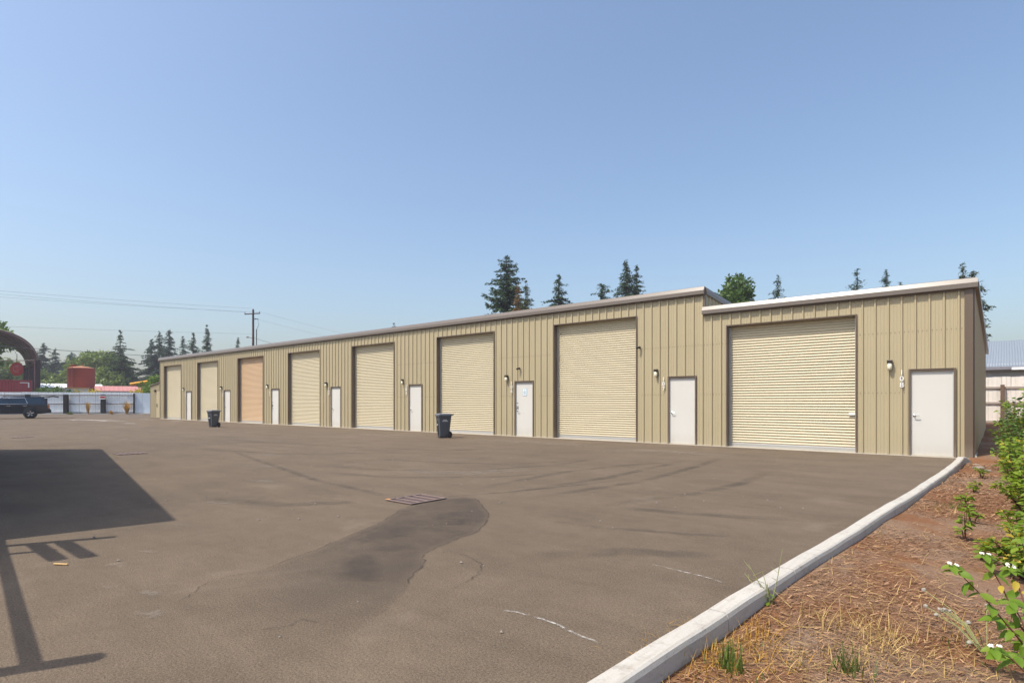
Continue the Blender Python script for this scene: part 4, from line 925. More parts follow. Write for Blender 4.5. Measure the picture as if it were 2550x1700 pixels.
# ------------------------------------------------------------------ beyond the white fence: canopy, containers, tank, roofs, crane
Pn, Pf = Vector((-101.44, 18.89)), Vector((-119.46, 20.66)); ax = (Pf-Pn).normalized(); lat = Vector((-ax.y, ax.x))
if lat.dot(Vector((-.763, -.647))) < 0: lat = -lat           # to the left as seen from the yard
lat = Vector((-.763, -.647)); lat = lat.normalized()
can = empty('barrel_canopy', (Pn.x, Pn.y, 0)); tag(can, 'dark maroon barrel roofed steel canopy on thick posts', 'canopy')
SPAN, EZ, RISE = 15.0, 7.1, 4.3
def arch(t, depth, shrink=0):
    th = PI*t; px = SPAN/2*(1-math.cos(th)); z = EZ+(RISE-shrink)*math.sin(th)
    return Vector((lat.x*px+ax.x*depth, lat.y*px+ax.y*depth, z))
n_ = 36; DEP = 17.0; vv = []
for dp in (-.5, DEP):
    for i in range(n_+1): vv.append(arch(i/n_, dp))
    for i in range(n_+1): vv.append(arch(i/n_, dp)+Vector((0, 0, .14)))
m_ = n_+1; ff = []
for i in range(n_): ff += [(i, i+1, 2*m_+i+1, 2*m_+i), (m_+i, m_+i+1, 3*m_+i+1, 3*m_+i), (i, i+1, m_+i+1, m_+i), (2*m_+i, 2*m_+i+1, 3*m_+i+1, 3*m_+i)]
MB().add(vv, ff, True).build('vault', M['canopy_maroon'], can)
for dp in (-.35, 6.0, 12.5): MB().tube([arch(i/24, dp)-Vector((0, 0, .12)) for i in range(25)], .07, 6).build('arch_rib', M['canopy_rib'], can)
for side_ in (0, 1):
    for dp in (.2, 8.0, 16.5):
        p = arch(side_, dp); MB().bbox(p.x-.30, p.x+.30, p.y-.30, p.y+.30, 0, EZ+.1, .03).build('post', M['canopy_maroon'], can)
    a_, b_ = arch(side_, -.4), arch(side_, DEP); MB().tube([a_-Vector((0, 0, .25)), b_-Vector((0, 0, .25))], .32, 4).build('eave_beam', M['canopy_maroon'], can)
for a_, b_ in (((.13, -.3), (.37, 7.7)), ((.37, -.3), (.13, 7.7))): MB().tube([arch(*a_)-Vector((0, 0, .2)), arch(*b_)-Vector((0, 0, .2))], .07, 5).build('brace', M['canopy_rib'], can)
for z_ in (0., 2.1): MB().tube([arch(0, 0)+Vector((0, 0, z_ if z_ else .02)), arch(1, 0)+Vector((0, 0, z_ if z_ else .02))], .06, 5).build('tie_rod', M['canopy_rib'], can) if z_ == 0 else None
dcen = Vector((Pn.x, Pn.y))+lat*2.3+ax*6
ds = empty('round_sign', (dcen.x, dcen.y, 6.2), math.atan2(-.647*0+lat.y, lat.x)); tag(ds, 'round red disc sign hanging beneath the canopy', 'sign')
MB().lathe([(0, -.06), (.95, -.06), (1.0, 0), (.95, .06), (0, .06)], 28, (0, 0, 0), 'y').build('disc', M['sign_red'], ds)
for s_ in (-1, 1):
    cm = MB(); pts = [(.42*math.cos(q)*s_*-1, s_*.075, .42*math.sin(q)) for q in [R(45+k*22.5) for k in range(13)]]; cm.tube(pts, .075, 5).build('curved_mark', M['roof_pink'], ds)
MB().tube([(0, 0, .95), (0, 0, 2.2)], .04, 6).build('hanger', M['steel_dark'], ds)

def container(name, p0, ang_, L, W, z0, z1, mat, label):
    t = empty(name, (p0[0], p0[1], z0), ang_); tag(t, label, 'container'); h_ = z1-z0
    MB().box(0, L, 0, W, .1, h_-.05).build('shell', M[mat], t)
    cm = MB()
    for k in range(int(L/.3)): cm.add([(k*.3+.05, -.03, .18), (k*.3+.2, -.03, .18), (k*.3+.2, -.03, h_-.16), (k*.3+.05, -.03, h_-.16), (k*.3, .002, .18), (k*.3+.25, .002, .18), (k*.3+.25, .002, h_-.16), (k*.3, .002, h_-.16)], [(0, 1, 2, 3), (0, 3, 7, 4), (1, 2, 6, 5)])
    cm.build('corrugation', M[mat], t)
    MB().bbox(-.04, L+.04, -.06, .06, h_-.14, h_, .02).bbox(-.04, L+.04, -.06, .06, 0, .16, .02).build('rail', M[mat], t)
    for x_ in (0, L): MB().bbox(x_-.08, x_+.08, -.07, .1, .0, h_, .02).build('corner_post', M[mat], t)
    return t
scr = Vector((.763, .647)); an_ = math.atan2(scr.y, scr.x)
an_ = R(77); scr2 = Vector((math.cos(an_), math.sin(an_))); cp = Vector((-102.1, 18.35))-scr2*9.2
c1 = container('storage_container', cp, an_, 9.2, 2.4, 2.45, 4.4, 'container_red', 'crimson container stacked on another behind the white fence')
MB().box(8.0, 9.0, -.065, -.061, 1.55, 1.66).box(8.85, 9.0, -.065, -.061, .95, 1.548).build('white_marking', M['white_paint'], c1)
container('storage_container', cp, an_, 9.2, 2.4, .0, 2.44, 'container_red', 'crimson container carrying another behind the white fence')
tk = empty('rusty_tank', (-115.0, 27.05, 0)); tag(tk, 'rust red round steel tank with a shallow cone top', 'tank')
MB().lathe([(1.85, 0), (1.85, 6.80), (1.9, 6.85), (1.89, 6.92), (1.85, 6.94)], 48).build('shell', M['tank_red'], tk)
MB().lathe([(1.89, 6.93), (1.0, 7.15), (0, 7.30)], 48).build('cone_top', M['tank_top'], tk)
MB().lathe([(.44, 6.9), (.44, 7.38), (.48, 7.4), (.48, 7.46), (0, 7.48)], 20, (-.4, -.9, 0)).build('hatch', M['tank_red'], tk); MB().tube([(.2, .2, 7.2), (.2, .2, 7.7), (.4, .2, 7.7)], .08, 8).build('vent', M['tank_red'], tk)
MB().box(1.12, 1.26, -1.52, -1.36, .2, 6.95).build('ladder_rail', M['tank_red'], tk)
for z_ in (1.75, 3.5, 5.25): MB().lathe([(1.85, z_-.02), (1.865, z_-.01), (1.865, z_+.01), (1.85, z_+.02)], 48).build('weld_band', M['tank_red'], tk)
def low_building(name, c_, L, W, zw, zr, roofmat, wallmat, label, ang2=an_):
    t = empty(name, (c_[0], c_[1], 0), ang2); tag(t, label, 'building')
    MB().box(0, L, .3, W-.3, 0, zw).build('wall', M[wallmat], t)
    n3 = int(L/.6); rm = MB()
    for s_, (ya, yb) in enumerate(((0, W/2), (W, W/2))):
        pr = []
        for i in range(n3): pr += [(i*L/n3, 0), (i*L/n3+.02, .05), (i*L/n3+.06, .05), (i*L/n3+.08, 0)]
        pr.append((L, 0)); vv = [(p[0], ya, zw-.05+p[1]) for p in pr]+[(p[0], yb, zr+p[1]) for p in pr]; m3 = len(pr); rm.add(vv, [(i, i+1, m3+i+1, m3+i) for i in range(m3-1)])
    rm.build('roof', M[roofmat], t); return t
low_building('red_roof_shed', (-107.4, 27.0), 9.6, 7, 3.2, 4.0, 'roof_pink', 'siding_white', 'low shed with a faded pink metal roof beside the red tank')
low_building('white_roof_shed', (-128.5, 22.2), 11., 8, 4.0, 4.75, 'white_paint', 'siding_white', 'low shed with a white roof behind the tank')
wbk = empty('white_block_hut', (-111.2, 24.2, 0), an_); tag(wbk, 'small white hut with a rusty flat roof in front of the tank', 'hut')
MB().bbox(0, 2.9, 0, 2.2, 0, 3.55, .03).build('wall', M['siding_white'], wbk); MB().bbox(-.12, 3.0, -.12, 2.3, 3.555, 3.70, .02).build('flat_roof', M['grate_rust'], wbk)
cr = empty('mobile_crane', (-98.5, 29.2, 0), an_); tag(cr, 'yellow lattice crane boom lying low behind a bright green bush', 'crane')
def beam(p, q, r_, nm, mat='yellow_paint'): MB().tube([p, q], r_, 4).build(nm, M[mat], cr)
beam((-.1, 0, 4.0), (3.6, 0, 4.75), .24, 'boom'); beam((3.3, .0, 4.5), (6.2, 0, 5.0), .12, 'boom_chord'); beam((3.3, 0, 4.3), (6.2, 0, 4.1), .12, 'boom_chord')
for k in range(4): beam((3.5+k*.68, 0, 4.3 if k % 2 else 4.55), (4.15+k*.68, 0, 4.7 if k % 2 else 4.15), .07, 'lattice')
beam((2.1, .1, 3.5), (3.6, .1, 4.6), .12, 'ram', 'sign_red')
MB().bbox(1.4, 4.6, -.6, 1.6, .6, 3.7, .06).build('crane_cab', M['container_red'], cr)
for k in range(3): MB().lathe([(0, -.2), (.5, -.2), (.55, 0), (.5, .2), (0, .2)], 20, (1.6+k*1.3, -.7, .55), 'y').build('wheel', M['rubber'], cr)
def bush(name, loc_, rx, ry, h_, label, mat, seed, size=.2, per=120, nc=24, group=None, cat='bush', zb=0):
    rg = np.random.RandomState(seed); t = empty(name, (loc_[0], loc_[1], zb)); tag(t, label, cat, group); cs, rs = [], []
    for k in range(nc):
        q = rg.uniform(0, 2*PI); rr = rg.rand()**.5; r_ = rg.uniform(.18, .36)*h_; zz = rg.uniform(.25, 1)*h_*(1-.55*rr**2)-r_*.4; cs.append((rx*rr*math.cos(q), ry*rr*math.sin(q), max(r_*.4, zz))); rs.append(r_)
    V, tn = leafcloud(rg, cs, rs, per, size, .3); link('foliage', np_mesh('foliage', V, 4, M[mat], attr=tn), t)
    mb = MB()
    for c_ in cs[:14]: mb.tube([(c_[0]*.2, c_[1]*.2, -.1), (c_[0]*.7, c_[1]*.7, c_[2]*.5), c_], [.035, .025, .008], 5, False)
    mb.build('stems', M['bark'], t); return t
def along(s_, out_): return (FA.x+fd.x*s_-fd.y*out_*-1*0-fd.y*out_, FA.y+fd.y*s_+fd.x*out_)
for (s_, out_, rx, h_, mt, sd, lb) in ((9.0, 1.6, 2.3, 3.9, 'leaf_mid', 61, 'dense dark green vine mound spilling over the white fence'), (10.6, 1.3, 1.2, 3.1, 'leaf_mid', 62, 'low trailing vine clump hanging over the white fence'),
                                       (12.8, 1.2, 1.1, 3.05, 'leaf_yellowing', 63, 'yellowing weeds showing above the fence under the tank'), (11.2, 1.2, .6, 3.2, 'leaf_yellowing', 64, 'small yellowing bush above the fence by the white hut'),
                                       (17.4, 1.3, 1.2, 3.3, 'leaf_yellowing', 65, 'yellow green weeds above the fence below the crane boom'), (18.7, 2.2, 1.2, 3.7, 'leaf_bright', 66, 'green shrub above the fence next to the tan shed')):
    bush('fence_shrub', along(s_, out_+.8), rx, .5, h_, lb, mt, sd, .22, 110, 22, 'shrubs along the white fence').rotation_euler.z = fang
def tuft(name, loc_, n_, h_, spread, mat, seed, label, cat='grass', group=None, zb=0, wid=.006, curl=.35, tip=None):
    rg = np.random.RandomState(seed); t = empty(name, (loc_[0], loc_[1], zb)); tag(t, label, cat, group); P = []; tn = []
    for k in range(n_):
        az = rg.uniform(0, 2*PI); L = h_*rg.uniform(.45, 1.15); lean_ = rg.uniform(.05, 1.)*spread; b0 = np.array([rg.normal(0, spread*.08), rg.normal(0, spread*.08), -.01]); tone = rg.rand()
        dv = np.array([math.cos(az)*lean_, math.sin(az)*lean_, 1.0]); dv /= np.linalg.norm(dv); sd = np.array([-math.sin(az), math.cos(az), 0])*wid*rg.uniform(.6, 1.3); prev = b0
        for s_ in range(4):
            dv = dv+np.array([math.cos(az)*.25, math.sin(az)*.25, -.35])*curl*rg.uniform(.4, 1.3)*lean_; dv /= np.linalg.norm(dv); nxt = prev+dv*L/4; w0, w1 = 1-s_*.22, 1-(s_+1)*.22
            P.append([prev-sd*w0, prev+sd*w0, nxt+sd*w1, nxt-sd*w1]); tn.append(tone); prev = nxt
    tag(link('blades', np_mesh('blades', np.array(P), 4, M[mat], attr=np.array(tn)), t), kind='stuff'); return t
tg = 'dry grass clumps at the foot of the white fence'
for (s_, h_, sp, n2, sd, lb) in ((13.35, 1.35, .28, 260, 71, 'tall narrow clump of dry golden grass against the white fence'), (17.3, 1.4, .5, 420, 72, 'wide bushy clump of dry golden grass against the white fence'), (15.7, .4, .9, 160, 73, 'low dry grass patch at the fence foot beside the post with the sign')):
    tuft('dry_grass_clump', along(s_, -.75), n2, h_, sp, 'straw_orange', sd, lb, 'grass', tg, .08, .018, .25)
tuft('weed_patch', along(11.5, -.75), 160, .3, 1.4, 'grass_green', 74, 'low green weeds at the fence foot beside a dark post', 'weed', None, .05, .02)

# ------------------------------------------------------------------ utility pole and wires
up = empty('utility_pole', (-82.78, 39.95, 0)); tag(up, 'brown wooden utility pole with a crossarm behind the long roof', 'pole')
MB().tube([(0, 0, -.5), (0, 0, 8), (0, 0, 14.73)], [.19, .165, .13], 10).build('shaft', M['pole_wood'], up)
cd = Vector((.763, .647, 0)); cd = cd*.92+Vector((-.647, .763, 0))*.4; cd.normalize()
MB().tube([-cd*1.0+Vector((0, -.14, 14.0)), cd*1.05+Vector((0, -.14, 14.25))], .08, 4).build('crossarm', M['canopy_rib'], up)
for q, z_ in ((-.95, 14.06), (.98, 14.30)): MB().lathe([(.0, 0), (.05, 0), (.07, .08), (.04, .14), (.07, .2), (.0, .28)], 10, tuple(cd*q+Vector((0, -.14, z_)))).build('insulator', M['insulator'], up)
MB().lathe([(0, 0), (.05, 0), (.06, .1), (0, .2)], 10, (0, 0, 14.7)).build('insulator', M['insulator'], up)
MB().tube([(0, 0, 10.6), tuple(-cd*.75+Vector((0, 0, 10.75)))], .035, 6).build('lamp_arm', M['steel_dark'], up); MB().lathe([(0, .14), (.15, .1), (.2, 0), (.15, -.08), (0, -.1)], 14, tuple(-cd*.75+Vector((0, 0, 10.72)))).build('yard_lamp', M['insulator'], up)
MB().tube([tuple(cd*.45+Vector((0, 0, 6))), tuple(cd*.45+Vector((0, 0, 11.9)))], .06, 6).build('conduit', M['steel_dark'], up); MB().tube([tuple(cd*.45+Vector((0, 0, 11.9))), tuple(cd*.75+Vector((0, 0, 12.6))), tuple(cd*.6+Vector((0, 0, 13.4))), tuple(cd*.1+Vector((0, 0, 13.5)))], .03, 5).build('riser_loop', M['wire'], up)
MB().tube([(0, 0, 13.3), tuple(cd*.7+Vector((0, 0, 13.45)))], .04, 5).build('bracket', M['steel_dark'], up)
def wire(p, q, sag, label, r_=.016, ext=1.0):
    p, q = Vector(p), Vector(q); q = p+(q-p)*ext; pts = [p+(q-p)*t-Vector((0, 0, 4*sag*t*(1-t))) for t in [i/24 for i in range(25)]]
    o = MB().tube(pts, r_, 5).build('overhead_wire', M['wire']); tag(o, label, 'wire', 'overhead wires'); return o
px, py = -82.78, 39.95
wire((px, py, 14.9), (-80.3, 11.9, 13.55), .5, 'topmost thin overhead wire running from the pole over the white fence', .009, 2.2)
wire(tuple(Vector((px, py, 14.3))-cd*.95), (-80.3, 11.9, 13.2), .5, 'middle thin overhead wire running from the pole over the white fence', .009, 2.2)
wire(tuple(Vector((px, py, 14.4))+cd*.9), (-80.3, 11.9, 12.9), .5, 'third thin overhead wire running from the pole over the white fence', .009, 2.2)
wire((px-.1, py, 11.25), (-79.3, 12.75, 9.6), .3, 'single lower wire running from the pole toward the canopy', .009, 2.2)
wire(tuple(Vector((px, py, 14.45))+cd*1.0), (-79, 68.5, 10.6), .4, 'upper wire running from the pole down behind the long roof', .009, 1.5)
wire((px+.4, py, 13.4), (-80, 66.5, 10.1), .4, 'lower wire running from the pole down behind the long roof', .009, 1.5)
wire((px, py, 10.7), (-77, 47.5, 8.0), .1, 'short service drop from the pole to the long roof', .022, 1.4)
wire((-86.5, 10.5, 7.75), (-88.5, 26.0, 7.75), .06, 'thick cable passing in front of the canopy arch', .03, 2.0)
for z_, lb in ((5.1, 'lower'), (5.6, 'upper')): wire((-97.0, 8, z_), (-100.5, 15.6, z_-.05), .02, lb+' of two dark cables tied across the canopy posts', .035, 1.0)

# ------------------------------------------------------------------ right background: wooden fence and the grey roofed barn
fy, fzb = 31.6, .50
wf = empty('wooden_fence', (-3.6, fy, fzb)); tag(wf, 'weathered pale wooden board fence behind the shrubs', 'fence')
bmh = [MB().bbox(0, .137, 0, .019, .03, 1.96+dz, .003).mesh('board', M['fence_wood']) for dz in (0, .012, -.010)]
rnd = random.Random(9)
for k in range(84): link('board', bmh[k % 3], wf, (k*.145, rnd.uniform(-.004, .004), rnd.uniform(-.01, .01)), (0, rnd.uniform(-.006, .006), 0))
for k in range(42): MB().bbox(0, .10, 0, .016, .03, 1.95, .003).build('batten', M['fence_wood'], wf, (k*.29+.065, .022, 0)) if k < 42 else None
for z_ in (1.52, .88, .10): MB().bbox(0, 12.2, -.05, -.007, z_-.045, z_+.045, .006).build('rail', M['fence_rail'], wf)
for px_ in (1.0, 3.5, 6.0, 8.5, 11.0): MB().bbox(px_-.07, px_+.07, -.20, -.055, -.3, 1.64, .008).build('post', M['fence_wood_dark'], wf)
bn = empty('grey_roofed_barn', (-4., 34.0, .4)); tag(bn, 'white sided barn with a grey corrugated metal roof behind the wooden fence', 'barn')
MB().box(0, 22, .55, 12.5, -.4, 2.75).build('wall', M['siding_white'], bn)
for k in range(14): MB().add([(0, .50, 1.0+k*.125), (22, .50, 1.0+k*.125), (22, .535, 1.12+k*.125), (0, .535, 1.12+k*.125)], [(0, 1, 2, 3)]).build('siding_board', M['siding_white'], bn)
pr = []
for i in range(220): pr += [(i*.1, 0), (i*.1+.025, .018), (i*.1+.05, 0), (i*.1+.075, -.006)]
pr.append((22, 0)); m3 = len(pr); rm = MB()
for (ya, za), (yb, zb_) in (((0, 2.60), (6.5, 4.27)), ((13, 2.60), (6.5, 4.27))): rm.add([(p[0], ya, za+p[1]) for p in pr]+[(p[0], yb, zb_+p[1]) for p in pr], [(i, i+1, m3+i+1, m3+i) for i in range(m3-1)])
rm.build('roof', M['roof_grey'], bn); MB().bbox(0, 22, -.03, .01, 2.46, 2.60, .01).build('gutter', M['rail_grey'], bn); MB().bbox(4.2, 22, -.12, -.035, 2.44, 2.55, .01).build('gutter', M['white_paint'], bn)

# ------------------------------------------------------------------ planting bed: bark chips, dry grass, weeds, shrubs
rg = np.random.RandomState(21); n_ = 60000
yv = 1.6+15.7*rg.rand(n_)**1.8; kx = np.array([kerb_x(y)+KW+.02 for y in yv]); xv = kx+rg.rand(n_)*(.35-kx)
zv = np.array([terrain(x, y) for x, y in zip(xv, yv)])
patchy = np.sin(1.9*xv+.8*yv)+np.sin(2.7*yv-1.3*xv+.6)+rg.normal(0, .7, n_); keep = patchy > -.55; xv, yv, zv = xv[keep], yv[keep], zv[keep]; n_ = len(xv)
az = rg.normal(.5, .75, n_); d = np.stack([np.cos(az), np.sin(az), rg.normal(0, .22, n_)], 1); d = unit(d); s = unit(np.cross(d, np.stack([rg.normal(0, .35, n_), rg.normal(0, .35, n_), np.ones(n_)], 1)))
L = rg.uniform(.012, .040, n_)*(1+.05*yv); Wd = L*rg.uniform(.08, .22, n_)
V = quads(np.stack([xv, yv, zv+.006+.008*rg.rand(n_)], 1), d, s, L, Wd)
o = link('bark_mulch', np_mesh('bark_mulch', V, 4, M['chip'], attr=np.clip(rg.normal(.42, .27, n_), 0, 1))); tag(o, 'loose red brown bark chips covering the planting bed', 'mulch', kind='stuff')
# scattered straw lying on the bark
n_ = 900; yv = 2.+6*rg.rand(n_)**1.8; xv = np.array([kerb_x(y)+KW+.03 for y in yv])+rg.rand(n_)**1.2*1.2; zv = np.array([terrain(x, y) for x, y in zip(xv, yv)]); az = rg.uniform(0, 2*PI, n_)
d = unit(np.stack([np.cos(az), np.sin(az), rg.uniform(-.05, .35, n_)], 1)); s = unit(np.cross(d, np.array([[0, 0, 1.]])+rg.normal(0, .3, (n_, 3)))); L = rg.uniform(.04, .20, n_)
o = link('straw_litter', np_mesh('straw_litter', quads(np.stack([xv, yv, zv+.012], 1), d, s, L, np.full(n_, .0035)), 4, M['straw'], attr=rg.rand(n_))); tag(o, 'pale dry straw litter lying over the bark by the kerb', 'straw', kind='stuff')
tz = lambda x, y: terrain(x, y)
dg = 'dry grass tufts in the planting bed'
for (x, y, h_, sp, n2, mt, sd, lb) in ((-1.20, 3.25, .20, 1.2, 520, 'straw_orange', 81, 'matted golden grass tuft spreading against the kerb face'), (-1.22, 3.02, .17, 1.2, 420, 'straw_orange', 82, 'short golden grass tuft tight against the kerb behind green shoots'),
        (-.60, 4.12, .22, .9, 260, 'straw', 83, 'spiky pale straw tuft out in the bark'), (-.72, 3.82, .17, 1.2, 240, 'straw', 84, 'flattened pale straw tuft lying on the bark'), (-.38, 3.9, .22, 1.6, 380, 'straw', 85, 'broad sprawling straw clump trailing across the bark'),
        (-.26, 3.76, .15, 1.6, 140, 'straw', 86, 'loose straw clump at the end of the sprawling one'), (-.76, 3.36, .18, 1.1, 240, 'straw', 87, 'pale straw tuft beside the flat green weed'), (-.20, 4.55, .17, .9, 110, 'straw_orange', 88, 'small tawny grass tuft under the dogwood'),
        (-1.15, 3.58, .19, 1.0, 300, 'straw_orange', 89, 'thin golden tuft by the kerb joint'), (-.90, 4.05, .30, .7, 60, 'straw', 90, 'wispy upright dry stems near the kerb'), (-.66, 9.2, .22, 1.2, 120, 'straw', 96, 'thin dry tuft partway up the bed'), (.02, 4.0, .14, 1.5, 120, 'straw', 97, 'straw clump below the flowering branch'),
        (-.62, 4.65, .25, .9, 50, 'straw', 98, 'sparse pale stalks standing in the reddest bark')):
    tuft('dry_grass_tuft', (x, y), int(n2*.8), h_*.72, sp*1.7, mt, sd, lb, 'grass', dg, tz(x, y), .0026, .95)
for (x, y, h_, sp, n2, sd, lb) in ((-1.12, 3.06, .15, .5, 70, 91, 'upright green grass shoots by the golden tuft'), (-.62, 3.44, .15, .6, 50, 92, 'green grass shoots out in the bark'), (-1.02, 3.2, .06, 2.2, 70, 93, 'flat green rosette weed beside the straw'), (-.60, 9.7, .10, 1.6, 80, 94, 'thin green grass patch up the bed')):
    tuft('green_grass_tuft', (x, y), n2, h_, sp, 'grass_green', sd, lb, 'grass', 'green grass tufts in the planting bed', tz(x, y), .005, .35)
# leaf shapes for shrubs
def leaf_mesh(L, W, mat, name='leaf'):
    rows = [(0, .02), (.18, .72), (.42, 1.), (.68, .78), (.88, .32), (1, .02)]; vv, ff = [], []
    for t, w_ in rows:
        zc = -.22*L*t*t
        for q in (-1, -.5, 0, .5, 1): vv.append((t*L, q*w_*W/2, zc+.10*W*abs(q)*w_+(.012*L*math.sin(t*16+abs(q)*3) if q else 0)))
    for i in range(len(rows)-1):
        for k in range(4): ff.append((i*5+k, i*5+k+1, (i+1)*5+k+1, (i+1)*5+k))
    me = MB().add(vv, ff, True).mesh(name, mat); at = me.attributes.new('tone', 'FLOAT', 'POINT'); at.data.foreach_set('value', [.5]*len(me.vertices)); return me
LEAF = [leaf_mesh(.086, .046, M['leaf_dogwood']), leaf_mesh(.076, .041, M['leaf_dogwood']), leaf_mesh(.064, .035, M['leaf_shrub'])]; LEAFY = leaf_mesh(.060, .030, M['leaf_yellowing'])
def flower_mesh():
    rn = random.Random(2); mb = MB()
    for k in range(26):
        q, rr = rn.uniform(0, 2*PI), .024*rn.random()**.5; x, y, z = rr*math.cos(q), rr*math.sin(q), .004*rn.random()-.25*rr*.6; r_ = .0042
        mb.add([(x+r_, y, z), (x, y+r_, z), (x-r_, y, z), (x, y-r_, z), (x, y, z+r_), (x, y, z-r_)], [(0, 1, 4), (1, 2, 4), (2, 3, 4), (3, 0, 4), (1, 0, 5), (2, 1, 5), (3, 2, 5), (0, 3, 5)])
    return mb.mesh('flower_cluster', M['petal'])
FLOWER = flower_mesh()
def dogwood_branch(t, pts, rn, n_pairs, flower=False, start=.25, big=1.0):
    P = [Vector(p) for p in pts]
    def at(u):
        f = u*(len(P)-1); i = min(int(f), len(P)-2); return P[i].lerp(P[i+1], f-i), (P[i+1]-P[i]).normalized()
    MB().tube(pts, [.0062-.0038*i/(len(pts)-1) for i in range(len(pts))], 6).build('stem', M['stem_red'], t)
    for k in range(n_pairs):
        u = start+(1-start)*(k+.5)/n_pairs; p, d_ = at(u); ph = k*1.57+rn.uniform(-.4, .4)
        for s_ in (0, PI):
            side_ = Vector((math.cos(ph+s_), math.sin(ph+s_), rn.uniform(-1.1, -.15))); dirv = (side_+d_*.3).normalized()
            if rn.random() < .10: continue
            me = LEAFY if rn.random() < .08 else LEAF[rn.randrange(3)]
            X = dirv; Z = Vector((rn.uniform(-.5, .9), rn.uniform(-1.3, .3), .8)); Y = Z.cross(X).normalized(); Z = X.cross(Y); m4 = Matrix((X, Y, Z)).transposed().to_4x4()
            o = link('leaf', me, t, p, m4.to_euler(), (big*rn.uniform(.9, 1.35),)*3)
    tip, d_ = at(1.)
    for k in range(4):
        q = k*PI/2+.4; dirv = (Vector((math.cos(q), math.sin(q), -.35))+d_*.2).normalized(); Y = Vector((.1, -.5, 1)).cross(dirv).normalized(); Z = dirv.cross(Y)
        link('leaf', LEAF[k % 3], t, tip, Matrix((dirv, Y, Z)).transposed().to_euler(), (big*.85,)*3)
    if flower: link('flower_cluster', FLOWER, t, tip+Vector((0, 0, .012)), (rn.uniform(-.3, .3), rn.uniform(-.3, .3), 0), (1.1,)*3)
def dogwood(name, root, branches, label, seed, big=1.0):
    rn = random.Random(seed); t = empty(name, root); tag(t, label, 'shrub', 'dogwood shrubs in the planting bed')
    for tip, mid, npair, fl in branches: dogwood_branch(t, [(0, 0, -.03), tuple(Vector(mid)*.5+Vector((0, 0, .02))), mid, tuple((Vector(mid)+Vector(tip))*.5+Vector((0, 0, .015))), tip], rn, npair, fl, big=big)
    return t

dogwood('dogwood_shrub', (.19, 4.09, tz(.19, 4.09)), [((-.40, -.33, .59), (-.14, -.25, .26), 9, True), ((-.28, .09, .58), (-.13, .04, .24), 8, True), ((-.17, .38, .47), (-.11, .30, .30), 5, True), ((-.22, -.18, .32), (-.12, -.22, .22), 4, False),
        ((-.12, .27, .66), (-.08, .15, .36), 5, False), ((-.17, 0., .37), (-.10, -.05, .22), 4, False), ((.05, .1, .7), (.02, .05, .4), 6, True), ((.2, -.2, .6), (.1, -.1, .3), 5, True)], 'red stemmed dogwood with broad veined leaves and white flower clusters reaching over the bed', 5)
dogwood('dogwood_shrub', (.20, 3.52, tz(.2, 3.52)), [((-.24, -.14, .31), (-.12, -.08, .2), 4, True), ((-.16, -.02, .26), (-.08, 0, .2), 3, False), ((-.10, -.12, .36), (-.05, -.06, .2), 4, False), ((.15, .1, .5), (.08, .05, .3), 5, True)], 'low dogwood sprig with a single white flower head above bare soil', 6)
# lower leafy shrubs up the bed
def leafy_shrub(loc_, rx, ry, h_, n_stems, per, label, mat, seed, size, low=.15, yellow=.05):
    rg = np.random.RandomState(seed); t = empty('leafy_shrub', (loc_[0], loc_[1], tz(*loc_))); tag(t, label, 'shrub', 'leafy shrubs up the planting bed')
    cens, dirs, tones, sb = [], [], [], MB()
    for k in range(n_stems):
        q = rg.uniform(0, 2*PI); rr = rg.rand()**.6; tip = np.array([rx*rr*math.cos(q), ry*rr*math.sin(q), h_*rg.uniform(.55, 1.08)*(1-.45*rr**2)]); b0 = tip*np.array([.25, .25, 0])
        sb.tube([tuple(b0), tuple(b0*.5+tip*.5+np.array([0, 0, .04])), tuple(tip)], [.007, .005, .002], 4, False)
        n_ = per; u = low+(1-low)*rg.rand(n_)**.8; p = b0+(tip-b0)*u[:, None]+np.stack([np.zeros(n_), np.zeros(n_), .16*u*(1-u)], 1); az = rg.uniform(0, 2*PI, n_)
        d = unit(np.stack([np.cos(az), np.sin(az), rg.uniform(-.35, .45, n_)], 1)); cens.append(p+d*.015); dirs.append(d); tones.append(np.clip(rg.normal(.5, .2, n_)+.2*(u-.5), 0, 1))
    cen = np.concatenate(cens); d = np.concatenate(dirs); n_ = len(cen); s = unit(np.cross(d, np.stack([rg.normal(0, .5, n_), rg.normal(0, .5, n_), np.ones(n_)], 1))); nn = np.cross(s, d); L = size*rg.uniform(.6, 1.25, n_); W = L*.48
    V = np.stack([cen, cen+d*(L*.35)[:, None]+s*(W*.5)[:, None]+nn*(W*.12)[:, None], cen+d*(L*.75)[:, None]+s*(W*.36)[:, None], cen+d*L[:, None]-nn*(L*.15)[:, None], cen+d*(L*.75)[:, None]-s*(W*.36)[:, None], cen+d*(L*.35)[:, None]-s*(W*.5)[:, None]+nn*(W*.12)[:, None]], 1)
    yl = rg.rand(n_) < yellow; tn = np.concatenate(tones)
    link('foliage', np_mesh('foliage', V[~yl], 6, M[mat], attr=tn[~yl]), t); link('yellow_foliage', np_mesh('yellow_foliage', V[yl], 6, M['leaf_yellowing'], attr=tn[yl]), t) if yl.sum() else None
    sb.build('stems', M['stem_red'], t); return t
leafy_shrub((.16, 6.45), .30, .45, .46, 40, 22, 'low yellow green shrub sprawling behind the flowering dogwood', 'leaf_shrub', 101, .075, yellow=.12)
leafy_shrub((.22, 7.5), .30, .6, .62, 44, 24, 'mid height yellow green shrub beyond the sprawling one', 'leaf_shrub', 102, .075, yellow=.08)
leafy_shrub((.30, 9.6), .42, .9, .85, 60, 28, 'bushy yellow green shrub partway up the bed', 'leaf_shrub', 103, .085)
